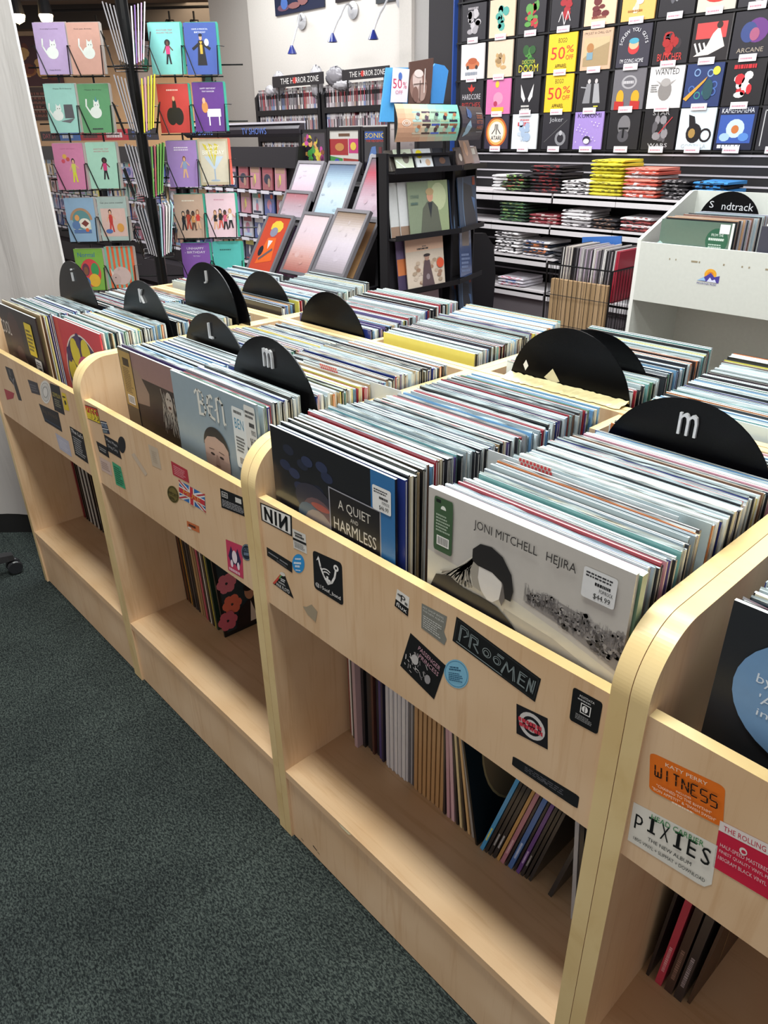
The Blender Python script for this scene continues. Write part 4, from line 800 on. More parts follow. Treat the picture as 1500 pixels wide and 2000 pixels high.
CARDS = [ # px of the lower left corner, colour, draw, label, envelope colour
 (84, 148, '#b9a2cc', c_cat("I'm not saying it's your birthday", 'Happy Birthday', None, .5), 'lilac card with a white cat raising a leg, top left pocket', 0), (148, 148, '#d2a294', c_cat('Fook yeah, Birthday', None, None, .6), 'salmon pink card with a white cat, top row of the left wing', 0),
 (104, 261, '#9ccfc6', lambda A: (A.text('Happy Birthdaaaaay', .6, .88, .035, '#333', .6), A.poly([(.55, .3), (.86, .3), (.84, .58), (.56, .58)], '#57565c'), A.poly([(.4, .24), (.86, .3), (.7, .2)], '#6b6a70'), cat(A, .34, .36, 1)), 'pale turquoise card with a white cat and a laptop', 0), (168, 261, '#5f9a6c', c_cat('Happy Birthday', "~You're ready to roll", '#4f8fa4', .5), 'mid green card with a white cat in a party hat', 0),
 (120, 371, '#cc7ea4', lambda A: (A.text('HAPPY BIRTHDAY', .5, .87, .025, '#a85c80', .5), A.ell(.36, .72, .07, .05, '#d8a84c'), A.ell(.3, .62, .06, .045, '#c84a5c'), A.ell(.46, .66, .06, .045, '#c0504c'), person(A, .62, .16, .5, SK, BK, '#c8cc58', '#d2d434')), 'pink card with a figure in yellow trousers and balloons', 0), (183, 369, '#a3cfbc', c_per('ANOTHER TRIP', 'AROUND THE SUN', '#c85c74', SB, BK, '#c43a74', BK, afro=True), 'mint card with a figure in a magenta top, left wing', 0),
 (142, 472, '#8fb0ce', c_arch, 'blue card with an arched cartoon scene', 0), (204, 470, '#a9bcb8', c_red, 'grey card with a cartoon child in a red dress', 0),
 (160, 566, '#7fb44a', c_normal, 'lime green card with a crowd of cartoon faces', 0), (218, 562, '#e4683c', c_rhino, 'orange and mint striped card with a rhinoceros', 0),
 (302, 148, '#7cc4c0', c_per('ANOTHER TRIP', 'AROUND THE SUN', '#b0546c', SB, BK, '#c43a74', BK, afro=True), 'turquoise card with a figure in a magenta top, right wing', '#3fa892'), (370, 148, '#3f58a4', lambda A: (A.text('HAVE A MAGICAL', .5, .86, .03, '#e8ecf4', .5), A.text('BIRTHDAY', .5, .8, .03, '#e8ecf4', .35), A.poly([(.35, .18), (.65, .18), (.58, .66), (.42, .66)], BK), A.poly([(.46, .4), (.54, .4), (.54, .64), (.46, .64)], '#d8a83c'), A.line([(.45, .6), (.25, .5)], .01, BK), A.line([(.55, .6), (.76, .5)], .01, BK), A.ell(.5, .71, .045, .05, SK), A.ell(.5, .76, .06, .03, BK), A.ell(.68, .62, .07, .07, '#dfe4ea')), 'royal blue card with a robed figure', '#3fa892'),
 (319, 261, '#c03c3c', lambda A: (A.text('~LET US DANCE', .5, .86, .03, '#e8c4c0', .4), A.ell(.4, .34, .16, .18, BK), A.ell(.62, .34, .16, .18, BK), A.poly([(.4, .3), (.6, .3), (.56, .66), (.46, .66)], BK), A.ell(.5, .7, .04, .05, SK)), 'red card with a figure in a huge black outfit', '#3fa892'), (386, 258, '#5c2f84', lambda A: (A.text('HAPPY BIRTHDAY', .5, .86, .03, '#e4dcee', .5), A.text('TINY DANCER', .5, .8, .03, '#e4dcee', .4), A.rect(.42, .3, .86, .46, '#e4e2e8'), A.rect(.46, .12, .5, .3, '#e4e2e8'), A.rect(.78, .12, .82, .3, '#e4e2e8'), A.ell(.36, .5, .1, .12, '#c8884c'), A.ell(.34, .63, .05, .06, '#d8a888')), 'purple card with a white piano', '#3fa892'),
 (336, 366, '#9f7ec0', c_per('~SOMEBODY SAY', '~ITS YOUR BIRTHDAY', '#dccfe8', SK, '#7a4a34', '#8a9cc0', SK), 'violet card with a dancing figure', '#8fa8a4'), (396, 362, '#b8a890', c_martini, 'cream card with a cocktail glass and birthday lettering', '#e06a58'),
 (350, 465, '#c2a290', c_group('~FRIENDS', '#e8dcd0', [(.28, (SK, BK, BK, BK)), (.45, (SB, BK, '#b0402c', '#b0402c')), (.62, (SB, BK, '#c8884c', SB)), (.78, (SK, '#8a5a3c', '#c83c34', SK))]), 'tan card with four dancing figures', '#3fa892'), (411, 463, '#dfc0cc', c_group('~PARTY', '#c890a4', [(.28, (SK, '#8a5a3c', BK, SK)), (.46, (SK, BK, BK, '#c8584c')), (.62, (SB, BK, '#c85a78', BK)), (.8, (SK, '#a87848', '#e0d8d4', BK))]), 'pale pink card with a group of figures', '#3fa892'),
 (364, 555, '#7f52a4', c_unhappy, 'purple card with white unhappy birthday lettering', '#3fa892'), (424, 553, '#4fb0ac', lambda A: A.text('~ANOTHER YEAR OLDER', .5, .8, .03, '#2c5c5c', .5), 'plain teal card, bottom row of the right wing', '#3fa892')]
wing = MB(); wm = spr.matrix_world
SPI = Matrix.Translation((sp.x, sp.y, 0)) @ Matrix.Rotation(math.atan2(RH.y, RH.x), 4, 'Z')
for px, py, colr, drw, lab, env in CARDS:
    x, z = lx(px, py)
    mb = MB(); mb.T = Matrix.Translation((0, -.024, 0)) @ Matrix.Rotation(-.09, 4, 'X'); mb.box((0, 0, 0), (CW, .0015, CH), M(colr, .5))
    A = Art(mb, (0, -.0002, 0), (CW, 0, 0), (0, 0, CH), (0, -1, 0), e=.00012); drw(A); mb.T = None
    o = mb.build('greeting_card'); o.matrix_world = SPI @ Matrix.Translation((x, 0, z+.002)); tag(o, lab, 'greeting card', None)
    mb = MB(); mb.T = Matrix.Translation((.006, -.019, .002)) @ Matrix.Rotation(-.09, 4, 'X')
    for k in range(4): mb.box((.0008*k, .0016*k, -.001), (CW+.001*k, .0016*k+.0009, CH-.0015*k), M(env or '#b9b0ac', .6))
    o = mb.build('card_stack'); o.matrix_world = SPI @ Matrix.Translation((x, 0, z+.002)); tag(o, 'envelopes behind the '+lab, 'envelopes', None, 'stuff')
    o['label'] = ('envelopes behind the '+lab).split(',')[0]
    pocket(wing, x, z)
wing.T = None
for sx, rows in (((84, 148), (148, 261, 371, 472, 566)), ((302, 370), (148, 261, 366, 465, 555))):
    for c_ in range(2):
        xs = [lx(sx[c_]+32+k*[18, 20, 17][1]*.9*(1 if sx[0] < 200 else .9), rows[k])[0] for k in range(5)]; xm = sum(xs)/5; wing.tube([(xm, .014, .80), (xm, .014, lx(100, 100)[1]+.02)], .004, WIRE, 6)
for py in (148, 258, 366, 465, 556):
    z = lx(100, py)[1]; wing.tube([(-.42, .016, z+.03), (.45, .016, z+.03)], .003, WIRE, 5)
wing.build('card_pocket_wings', spr)
# wing pointing at the viewer, cards seen edge-on
_d = (CAM-sp); PHI = math.atan2(_d.dot(RH), -_d.dot(FH)); ER = Matrix.Rotation(PHI, 4, 'Z')
edge = MB(); ECOL = [['#c4a8d4', '#e2dce4', '#8a6ab0', '#d4d0d8'], ['#d4d23c', '#d8c832', '#c890a4', '#c8c040'], ['#6aa04c', '#5c9444', '#a84c5c', '#74a858'], ['#dcd8d8', '#9cc4cc', '#c89cb8', '#e4e0dc']]
for k, (py, px) in enumerate(((140, 250), (260, 265), (375, 282), (480, 300))):
    z = lx(px, py)[1]; x = 0.0; edge.T = ER
    for side in (-1, 1):
        for dy in (-.06, -.22):
            for i in range(5):
                cols = ECOL[k]; c_ = cols[(i+(0 if side < 0 else 1)) % 4] if side > 0 else '#8d8a90'
                mb = MB(); mb.T = ER @ Matrix.Translation((x+side*(.012+.0085*i), dy-CW, z+.004*i)) @ Matrix.Rotation(side*(.10+.02*i), 4, 'Y'); mb.box((0, 0, 0), (.0045, CW, CH), M(c_, .5))
                if i > 3 and side < 0: continue
                o = mb.build('greeting_card'); o.matrix_world = SPI; tag(o, f'{["top", "second", "third", "fourth"][k]} row {"left" if side < 0 else "right"} facing card seen edge-on beside the spinner pole', 'greeting card', f'edge-on cards {k} {"left" if side < 0 else "right"}')
            ex = x
            for yy in (dy, dy-CW):
                edge.tube([(ex+side*.01, yy, z-.004), (ex+side*.06, yy, z-.004), (ex+side*.085, yy, z+.1)], .0022, WIRE, 5)
            edge.tube([(ex+side*.085, dy, z+.1), (ex+side*.085, dy-CW, z+.1)], .0022, WIRE, 5); edge.tube([(ex+side*.06, dy, z-.004), (ex+side*.06, dy-CW, z-.004)], .0022, WIRE, 5); edge.tube([(ex+side*.07, dy, z+.05), (ex+side*.07, dy-CW, z+.05)], .0018, WIRE, 5)
for yy in (-.05, -.2, -.34): edge.tube([(-.005, yy, .8), (-.005, yy, 1.86)], .005, WIRE, 6)
edge.build('card_pocket_wings', spr)
mb = MB(); mb.box((-.13, -.03, 2.0), (-.02, .0, 2.1), M('#e8dccb', .6)); mb.box((.03, -.03, 2.0), (.13, .0, 2.1), M('#e8dccb', .6)); mb.box((-.05, -.035, 1.99), (.05, .02, 2.12), BLACKM); mb.build('header', spr)

# ------------------------------------------------------------------ far room seen past the card rack: track lights, lamps, posters
def far_thing(name, px, py, w): q = at(px, py, w=w); return q
q0 = at(90, 22, w=9.5); q1 = at(430, 12, w=9.5)
mb = MB(); mb.tube([q0, q1], .018, BLACKM, 6); mb.box((q0.x-.01, q0.y-.01, q0.z), (q0.x+.01, q0.y+.01, 3.4), BLACKM); mb.box((q1.x-.01, q1.y-.01, q1.z), (q1.x+.01, q1.y+.01, 3.4), BLACKM)
o = mb.build('track_rail'); tag(o, 'black ceiling track rail in the far room at top left', 'light track')
for i, (px, py) in enumerate(((186, 26), (279, 22), (329, 18), (377, 18))):
    q = at(px, py, w=9.5); r = thing('track_light', q, ['leftmost', 'second from left', 'third from left', 'rightmost'][i]+' black spot lamp of the four on the far ceiling track', 'spot lamp', math.atan2(RH.y, RH.x)+.3)
    mb = MB(); mb.tube([(0, 0, -.02), (0, 0, -.12)], .014, BLACKM, 6); mb.tube([(-.05, 0, -.12), (.05, 0, -.12), (.05, 0, -.2)], .01, BLACKM, 5); mb.tube([(-.05, 0, -.12), (-.05, 0, -.2)], .01, BLACKM, 5); mb.build('bracket', r)
    mb = MB(); mb.T = Matrix.Translation((0, 0, -.22)) @ Matrix.Rotation(2.5, 4, 'X'); mb.lathe([(.001, -.1), (.04, -.1), (.05, -.06), (.075, .08), (.07, .085), (.001, .07)], BLACKM, 14); mb.build('lamp_head', r)
for i, (px, py) in enumerate(((33, 22), (88, 22))):
    q = at(px, py, w=8); r = thing('ceiling_spot', q, ['left', 'right'][i]+' one of two glaring warm ceiling spots at top left', 'spot lamp', 0)
    mb = MB(); mb.lathe([(.001, .03), (.06, .0), (.075, -.04), (.06, -.09), (.001, -.12)], M('#ffd9a0', .5, 0, 34), 14); mb.build('bulb', r)
    mb = MB(); mb.lathe([(.06, .1), (.075, -.03), (.07, -.03), (.05, .1)], BLACKM, 14); mb.tube([(0, 0, .05), (0, 0, 3.4-q.z)], .01, BLACKM, 5); mb.build('housing', r)
def far_poster(x0, y0, x1, y1, w, c, label, drw, cat_='poster'):
    w0 = Vector((p_far.x, p_far.y, 0))-FH*.035; q = atv((x0+x1)/2, y1, w0); qa = atv(x0, y1, w0); qb = atv(x1, y1, w0); qt = atv((x0+x1)/2, y0, w0); W2 = (qb-qa).length; H2 = qt.z-q.z
    mb = MB(); mb.box((-W2/2, 0, 0), (W2/2, .03, H2), M(c, .5)); A = Art(mb, (-W2/2, 0, 0), (W2, 0, 0), (0, 0, H2), (0, -1, 0), e=.002); drw(A)
    o = mb.build(cat_.replace(' ', '_')); o.location = q; o.rotation_euler = (0, 0, math.atan2(RH.y, RH.x)); return tag(o, label, cat_)
def blobs(cols, n=14, s=.12, seed=1):
    def f(A):
        rr = random.Random(seed); A.loop()
        for k in range(n): A.ell(s+(1-2*s)*rr.random(), s+(1-2*s)*rr.random(), s*(.4+.6*rr.random()), s*(.4+.6*rr.random()), rr.choice(cols), 10)
    return f
far_poster(34, 70, 126, 168, 12.56, '#5c3a40', 'orange and brown picture poster in the far room, left of the card rack', blobs(['#a86a3c', '#d89a58', '#7a3c2c', '#4a2c34', '#e0b070'], 22, .16, 2))
far_poster(52, 170, 118, 235, 12.56, '#5a4a48', 'dark shelf bay below the orange poster in the far room', lambda A: [A.rect(.05, .1+.2*k, .95, .14+.2*k, '#a89c94') for k in range(4)] and A.fine(.05, .95, .1, .9, 6, '#8c5c54', rng), 'shelf bay')
far_poster(262, 60, 300, 165, 12.56, '#dcd4d8', 'white, pink and teal poster behind the spinner pole', blobs(['#e05a7c', '#58b8a8', '#f0ecec', '#a8a4b0'], 10, .2, 5))
far_poster(404, 58, 446, 238, 12.56, '#1c2024', 'dark poster at the right end of the far room', blobs(['#2c5c60', '#3c444c', '#8a8e94', '#14161a'], 12, .2, 7))
far_poster(150, 40, 175, 52, 12.56, '#d8d8dc', 'small white banner high on the far wall', lambda A: None, 'banner')

# ------------------------------------------------------------------ disc aisle: face-out disc cases on pegs, header signs
YD = 3.35; cases = random.Random(21)
CC = ['#c8c4cc', '#4c5c98', '#9c5058', '#3a3a4c', '#c8ac7c', '#7c98b8', '#c08090', '#9c8cbc', '#e0dcdc', '#7ca094', '#d8cc6c', '#b08c78', '#b0c4d8', '#54546c']
def case_art(c, rr, w=.15, h=.19, t=.014):
    mb = MB(); mb.box((0, 0, 0), (w, t, h), M(c, .25, 0, 0, .6)); A = Art(mb, (0, 0, 0), (w, 0, 0), (0, 0, h), (0, -1, 0), e=.0004)
    A.rect(.06, .7, .94, .94, rr.choice(CC)); A.ell(.5, .45, .3*rr.random()+.1, .22, rr.choice(CC), 10); A.ell(.3+.4*rr.random(), .3, .14, .2, rr.choice(CC), 8); A.rect(.1, .05, .9, .05+.15*rr.random(), rr.choice(CC))
    if rr.random() < .3: A.ell(.75, .8, .14, .1, '#e0603c', 9)
    return mb.mesh('disc_case')
CM = [case_art(CC[i % 14], cases) for i in range(22)]
TAGM = M('#eceaf2', .5); mbt = MB(); mbt.box((0, -.004, 0), (.11, 0, .028), TAGM); TAG = mbt.mesh('price_rail_tag')
gx0 = at(84, 330, y=YD).x; gx1 = at(592, 330, y=YD).x
secs = [(gx0, gx0+(gx1-gx0)/3), (gx0+(gx1-gx0)/3, gx0+2*(gx1-gx0)/3), (gx0+2*(gx1-gx0)/3, gx1)]
RL = ['top', 'second', 'third', 'fourth', 'fifth']
for si, (a, b) in enumerate(secs):
    sn = ['far left', 'middle', 'right-hand'][si]
    r = thing('disc_gondola', (a, YD, 0), f'{sn} black gondola of face-out disc cases behind the card rack', 'shop shelving')
    MB().box((0, .03, 0), (b-a-.01, .08, 1.335), M('#3a3438', .6)).build('back_panel', r)
    mb = MB(); mb.box((0, -.16, .05), (b-a-.01, .08, .28), M('#332f34', .5)); mb.build('base', r)
    zp0 = at(500, 326, y=YD).z; zp1 = at(500, 287, y=YD).z
    MB().box((0, -.02, zp0), (b-a-.03, .10, zp1), M('#2c292e', .45)).build('top_panel', r)
    mb = MB(); mb.prism([(-.17, 0), (.1, 0), (.1, zp1-.01), (.06, zp1+.012), (-.03, zp1+.005), (-.06, zp0), (-.06, .3), (-.17, .28)], 'x', b-a-.03, b-a-.005, BLACK); mb.build('end_panel', r)
    zs0 = at(500, 369, y=YD).z
    n = int((b-a-.05)/.188)
    for row in range(5):
        z = zs0-.205*row
        if z < .3: break
        for k in range(n):
            me = CM[cases.randrange(22)]; o = bpy.data.objects.new('disc_case', me); COL.objects.link(o); o.location = (a+.03+k*.188, YD-.02, z); o.rotation_euler = (-.06, 0, 0)
            tag(o, f'disc case hung face-out, {RL[row]} row of the {sn} gondola behind the card rack', 'disc case', f'disc cases {RL[row]} row {sn} gondola')
        t = MB()
        for k in range(n): t.box((.03+k*.188+.01, -.05, z-.03), (.03+k*.188+.13, -.046, z-.004), TAGM)
        t.box((0, -.045, z-.022), (b-a-.04, .03, z-.014), M('#aaa6b0', .4)); t.build('price_rail', r)
    if si == 2:
        z0 = at(500, 268, y=YD+.05).z; z1 = at(500, 243, y=YD+.05).z
        h = thing('header_sign', (a, YD+.06, z0), 'dark TV shows header sign above the right-hand disc gondola', 'sign'); mb = MB(); LW = b-a-.05
        pr = [(.0, 0), (-.035, (z1-z0)*.25), (-.045, (z1-z0)*.6), (-.02, z1-z0), (.02, z1-z0), (.02, 0)]; mb.prism(pr, 'x', 0, LW, M('#3a363c', .4), M('#3a363c', .4)); mb.build('sign_body', h)
        mb = MB(); A = Art(mb, (0, -.048, 0), (LW, 0, 0), (0, 0, z1-z0), (0, -1, 0), e=.001); A.text('TV SHOWS', .66, .22, .5, '#5f7fd0', .2); A.text('TV SHOWS', .2, .22, .5, '#5f7fd0', .2); mb.build('lettering', h, label='blue lettering')
        MB().box((0, -.04, z1-z0), (LW, .03, z1-z0+.015), M('#cfcbd2', .4)).build('top_rail', h)
        for q in (.05, LW-.07): MB().box((q, .0, zp1-z0-.01), (q+.02, .015, .01), BLACK).build('post', h)
    else:
        for j in range(3 if si == 0 else 2):
            z0 = at(120, 275, y=YD+.05).z; xx = a+.05+j*(b-a)/3; LW = (b-a)/3-.03
            c, tx, tc = [('#2a2022', 'DAY ST', '#c84a54'), ('#4f7fd0', '~ANIME', '#e8ecf4'), ('#b8343c', '~HORROR', '#2a1418')][j] if si == 0 else [('#c03440', '~NEW', '#f0e4e4'), ('#38343a', 'TV SHOWS', '#5f7fd0')][j]
            h = thing('header_sign', (xx, YD+.06, z0), ['black sign with red letters', 'sky blue sign', 'red sign with dark letters'][j]+' above the far left disc gondola' if si == 0 else ['bright red sign', 'dark sign with blue letters'][j]+' above the middle disc gondola', 'sign')
            mb = MB(); mb.box((0, -.02, 0), (LW, .02, .11), M(c, .5)); A = Art(mb, (0, -.02, 0), (LW, 0, 0), (0, 0, .11), (0, -1, 0), e=.001); A.text(tx, .5, .25, .5, tc, .7); mb.build('sign_body', h)
# bookcases under the horror signs
for bi, (pa, pb, pz, rows) in enumerate(((498, 625, 176, 4), (628, 790, 167, 4))):
    Y = 4.5; a = at(pa, 200, y=Y).x; b = at(pb, 200, y=Y).x; zt = at((pa+pb)/2, pz, y=Y).z
    r = thing('disc_bookcase', (a, Y, 0), ['left', 'right'][bi]+' black bookcase of spine-out disc cases against the white wall', 'bookcase')
    for q, w_ in ((0, .04), (b-a-.045, .04)):
        mb = MB(); mb.prism([(0, 0), (.28, 0), (.28, zt), (.05, zt), (0, zt-.05)], 'x', q, q+w_, BLACK); mb.build('side_panel', r)
    MB().box((.04, .26, 0), (b-a-.05, .28, zt-.01), M('#1a181c', .6)).build('back_panel', r)
    MB().box((.04, .02, zt-.07), (b-a-.05, .26, zt-.035), BLACK).build('top_panel', r)
    z = at(560, 214, y=Y).z
    for row in range(3):
        MB().box((.04, .0, z-.05), (b-a-.05, .26, z), BLACK).build('shelf', r)
        x = a+.05
        while x < b-.09:
            t = cases.choice((.015, .02, .026)); h = .19 if cases.random() < .9 else .17
            c = cases.choice(['#c9c0c2', '#8a8488', '#a89ca0', '#6c666c', '#b8b0b4', '#d8d2d2', '#94707c', '#4a4448', '#7a6a72', '#a85058', '#7888b0', '#e4e0dc', '#a89080', '#38343a'])
            k = ('sp', c, t, h)
            if k not in SM: mb = MB(); mb.box((0, 0, 0), (t, .13, h), M(c, .3, 0, 0, .4)); A = Art(mb, (0, 0, 0), (t, 0, 0), (0, 0, h), (0, -1, 0), e=.0005); A.rect(.25, .2, .75, .75, cases.choice(['#e8e4e4', '#2a2428', '#9c4048', '#6c6c74'])); A.rect(.2, .85, .8, .95, '#d8d4d4'); SM[k] = mb.mesh('disc_case')
            o = bpy.data.objects.new('disc_case', SM[k]); COL.objects.link(o); o.location = (x, Y+.02, z+.001); tag(o, f'disc case spine-out on the {RL[row]} shelf of the {["left", "right"][bi]} bookcase by the wall', 'disc case', f'{RL[row]} shelf, {["left", "right"][bi]} bookcase')
            x += t+.003
        z -= .245
for i, (xa, xb, ya, yb) in enumerate(((533, 632, 150, 172), (668, 760, 137, 158))):
    Y = 4.45; A0 = at(xa, yb, y=Y); B0 = at(xb, yb, y=Y); h_ = at(xa, ya, y=Y).z-A0.z
    r = thing('hanging_sign', A0, ['left', 'right'][i]+' black Horror Zone sign with a red skull mark', 'sign'); LW = B0.x-A0.x
    mb = MB(); mb.box((0, 0, 0), (LW, .01, h_), M('#252226', .5)); A = Art(mb, (0, 0, 0), (LW, 0, 0), (0, 0, h_), (0, -1, 0), e=.001); A.text('THE H', .3, .25, .5, '#e8e4e0', .26); A.ell(.46, .5, .045, .28, '#c03a34', 12); A.text('RROR ZONE', .7, .25, .5, '#e8e4e0', .44); mb.build('sign_board', r)
    for q_ in (.1, .88): MB().box((LW*q_, .005, -.12), (LW*q_+.015, .012, 0), BLACK).build('bracket', r)
BAG = M('#b9b6ba', .18, 0, 0, .6)
def lump(mb, c, rx, ry, rz, m, rr, n=12, k=.22):
    vs = []; 
    for i in range(n//2+1):
        for j in range(n):
            p = math.pi*i/(n//2); t = 2*math.pi*j/n; s_ = 1+k*rr.uniform(-1, 1)
            vs.append((c[0]+rx*s_*math.sin(p)*math.cos(t), c[1]+ry*s_*math.sin(p)*math.sin(t), c[2]+rz*s_*math.cos(p)))
    mb.add(vs, [(i*n+j, i*n+(j+1) % n, (i+1)*n+(j+1) % n, (i+1)*n+j) for i in range(n//2) for j in range(n)], m)
for i, (px, py, s1, s2, l) in enumerate(((545, 163, .10, .10, 'on the left end of the left horror sign'), (618, 160, .09, .13, 'on the right end of the left horror sign'), (528, 178, .08, .05, 'on top of the left bookcase'), (655, 150, .13, .08, 'on the left end of the right horror sign'), (668, 166, .13, .045, 'on top of the right bookcase'))):
    mb = MB(); q = at(px, py, y=4.52); lump(mb, (0, 0, 0), s1, .04, s2, BAG if i != 3 else M('#8a878c', .25), cases, 26, .16); o = mb.build('plastic_bag', smooth=True); o.location = q; tag(o, 'crumpled clear plastic bag '+l, 'plastic bag')
# wall posters and gooseneck lamps
for i, (a, b_, c_, cols, l) in enumerate((((538, -60), (634, 32), '#1c2440', ['#2c4c9c', '#6a4a5c', '#0c1020', '#4a6cb0', '#8a5c5c'], 'dark blue poster cut by the top photo edge, leftmost'), ((655, -80), (702, 6), '#221a20', ['#3a2c30'], 'dark brown poster cut by the top photo edge, middle'), ((734, -80), (786, 8), '#3c3f44', ['#8a8e94', '#22262a'], 'grey poster cut by the top photo edge, rightmost'))):
    A0 = at(a[0], b_[1], y=4.98); B0 = at(b_[0], b_[1], y=4.98); hh = at(a[0], a[1], y=4.98).z-A0.z
    mb = MB(); mb.box((0, 0, 0), (B0.x-A0.x, .015, hh), M(c_, .35)); A = Art(mb, (0, 0, 0), (B0.x-A0.x, 0, 0), (0, 0, hh), (0, -1, 0), e=.0015); blobs(cols, 12, .14, i+3)(A); o = mb.build('poster'); o.location = A0; tag(o, l, 'poster')
for i, (px, py, qx, qy) in enumerate(((590, 42, 570, 92), (690, 20, 649, 68), (786, -2, 729, 62))):
    P0 = at(px, py, y=4.99); P1 = at(qx, qy, y=4.66); r = thing('wall_lamp', P0, ['left', 'middle', 'right'][i]+' curved wall lamp with a small blue glass shade', 'wall lamp'); d = P1-P0
    mb = MB(); mb.T = Matrix.Rotation(math.pi/2, 4, 'X'); mb.lathe([(.001, -.005), (.07, -.005), (.075, .01), (.03, .025), (.001, .03)], SILVER, 20); mb.build('wall_plate', r)
    pts = [(0, -.02, 0)]
    for k in range(1, 9): t = k/8; pts.append((d.x*(1-(1-t)**1.6)*1.0, d.y*t, .05*math.sin(min(1, t*1.6)*math.pi)+d.z*t**2.6))
    pts.append((d.x, d.y, d.z)); mb = MB(); mb.tube(pts, .009, SILVER, 6); mb.build('arm', r)
    mb = MB(); mb.lathe([(.012, .015), (.02, 0), (.05, -.06), (.046, -.06), (.01, .0)], M('#2a3580', .15, 0, 0, .6), 18, d); mb.build('shade', r, label='blue glass shade')

# ------------------------------------------------------------------ framed posters
def picture(x, y, z, w, h, lean, art, label, frame='#2a272b', th=.028, bw=.022, rx=None, grp=None):
    r = thing('framed_poster', (x, y, z), label, 'framed poster'); r.rotation_euler = (-lean, 0, 0)
    mb = MB(); fm = M(frame, .4)
    for a, b in (((0, 0, 0), (w, th, bw)), ((0, 0, h-bw), (w, th, h)), ((0, 0, bw), (bw, th, h-bw)), ((w-bw, 0, bw), (w, th, h-bw))): mb.box(a, b, fm)
    mb.build('frame', r)
    mb = MB(); mb.box((bw, .006, bw), (w-bw, th-.004, h-bw), M(art[0], .12, 0, 0, .8)); A = Art(mb, (bw, .006, bw), (w-2*bw, 0, 0), (0, 0, h-2*bw), (0, -1, 0), e=.0003, rough=.12); art[1](A); mb.build('picture', r)
    return r
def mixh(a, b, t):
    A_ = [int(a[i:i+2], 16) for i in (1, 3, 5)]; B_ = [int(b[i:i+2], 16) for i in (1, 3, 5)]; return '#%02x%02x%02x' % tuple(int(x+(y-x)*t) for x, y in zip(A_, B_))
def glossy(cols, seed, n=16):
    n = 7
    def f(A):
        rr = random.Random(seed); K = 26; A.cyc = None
        for k in range(K):   # picture bands with the washed-out reflected sheen painted in, bottom to top
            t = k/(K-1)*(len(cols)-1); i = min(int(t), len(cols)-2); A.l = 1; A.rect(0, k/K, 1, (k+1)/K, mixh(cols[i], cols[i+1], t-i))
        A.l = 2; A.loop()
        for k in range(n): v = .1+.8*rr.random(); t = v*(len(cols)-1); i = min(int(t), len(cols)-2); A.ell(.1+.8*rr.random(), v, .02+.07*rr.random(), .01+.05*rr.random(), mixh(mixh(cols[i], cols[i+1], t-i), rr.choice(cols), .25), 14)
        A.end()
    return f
YF, ZF = 2.5, .60; FLN = math.atan2(.25, .38); FHh = .46
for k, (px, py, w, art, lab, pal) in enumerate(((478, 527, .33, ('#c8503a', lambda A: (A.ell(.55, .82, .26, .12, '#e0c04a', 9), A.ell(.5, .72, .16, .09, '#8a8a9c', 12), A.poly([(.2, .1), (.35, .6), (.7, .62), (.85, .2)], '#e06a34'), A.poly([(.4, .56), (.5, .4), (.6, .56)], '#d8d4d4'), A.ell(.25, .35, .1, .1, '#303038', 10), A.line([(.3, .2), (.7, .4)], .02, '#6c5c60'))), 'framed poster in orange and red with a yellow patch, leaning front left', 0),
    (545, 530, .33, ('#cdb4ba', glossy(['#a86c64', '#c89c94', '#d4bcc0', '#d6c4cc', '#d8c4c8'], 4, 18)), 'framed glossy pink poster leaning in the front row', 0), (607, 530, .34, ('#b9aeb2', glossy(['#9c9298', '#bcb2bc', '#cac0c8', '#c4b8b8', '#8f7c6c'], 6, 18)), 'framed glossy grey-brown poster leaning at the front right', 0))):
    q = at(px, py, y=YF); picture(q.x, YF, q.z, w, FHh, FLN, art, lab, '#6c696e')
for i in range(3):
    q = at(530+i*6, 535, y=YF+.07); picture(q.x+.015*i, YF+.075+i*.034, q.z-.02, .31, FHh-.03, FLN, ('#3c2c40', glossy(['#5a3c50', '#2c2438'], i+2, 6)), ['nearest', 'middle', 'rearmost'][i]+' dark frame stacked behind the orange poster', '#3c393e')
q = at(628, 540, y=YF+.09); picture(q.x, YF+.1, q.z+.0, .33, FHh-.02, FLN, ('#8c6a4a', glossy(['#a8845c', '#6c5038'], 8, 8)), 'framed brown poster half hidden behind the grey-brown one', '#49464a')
YB = 2.85
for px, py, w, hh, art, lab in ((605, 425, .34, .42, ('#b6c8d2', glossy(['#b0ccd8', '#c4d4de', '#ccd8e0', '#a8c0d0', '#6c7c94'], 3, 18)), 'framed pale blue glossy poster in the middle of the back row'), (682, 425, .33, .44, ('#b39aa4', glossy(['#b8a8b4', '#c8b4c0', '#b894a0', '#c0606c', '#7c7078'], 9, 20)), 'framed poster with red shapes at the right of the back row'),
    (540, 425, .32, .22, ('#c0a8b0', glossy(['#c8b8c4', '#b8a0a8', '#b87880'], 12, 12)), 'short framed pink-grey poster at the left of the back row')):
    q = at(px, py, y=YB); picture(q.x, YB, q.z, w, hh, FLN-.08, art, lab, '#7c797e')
q = at(556, 388, y=YB+.12); picture(q.x, YB+.13, q.z, .32, .30, FLN-.08, ('#cdb8c8', glossy(['#d0b4c0', '#d8ccd8', '#dcd4e0'], 14, 12)), 'framed pale lilac poster topmost at the left of the back row', '#7c797e')
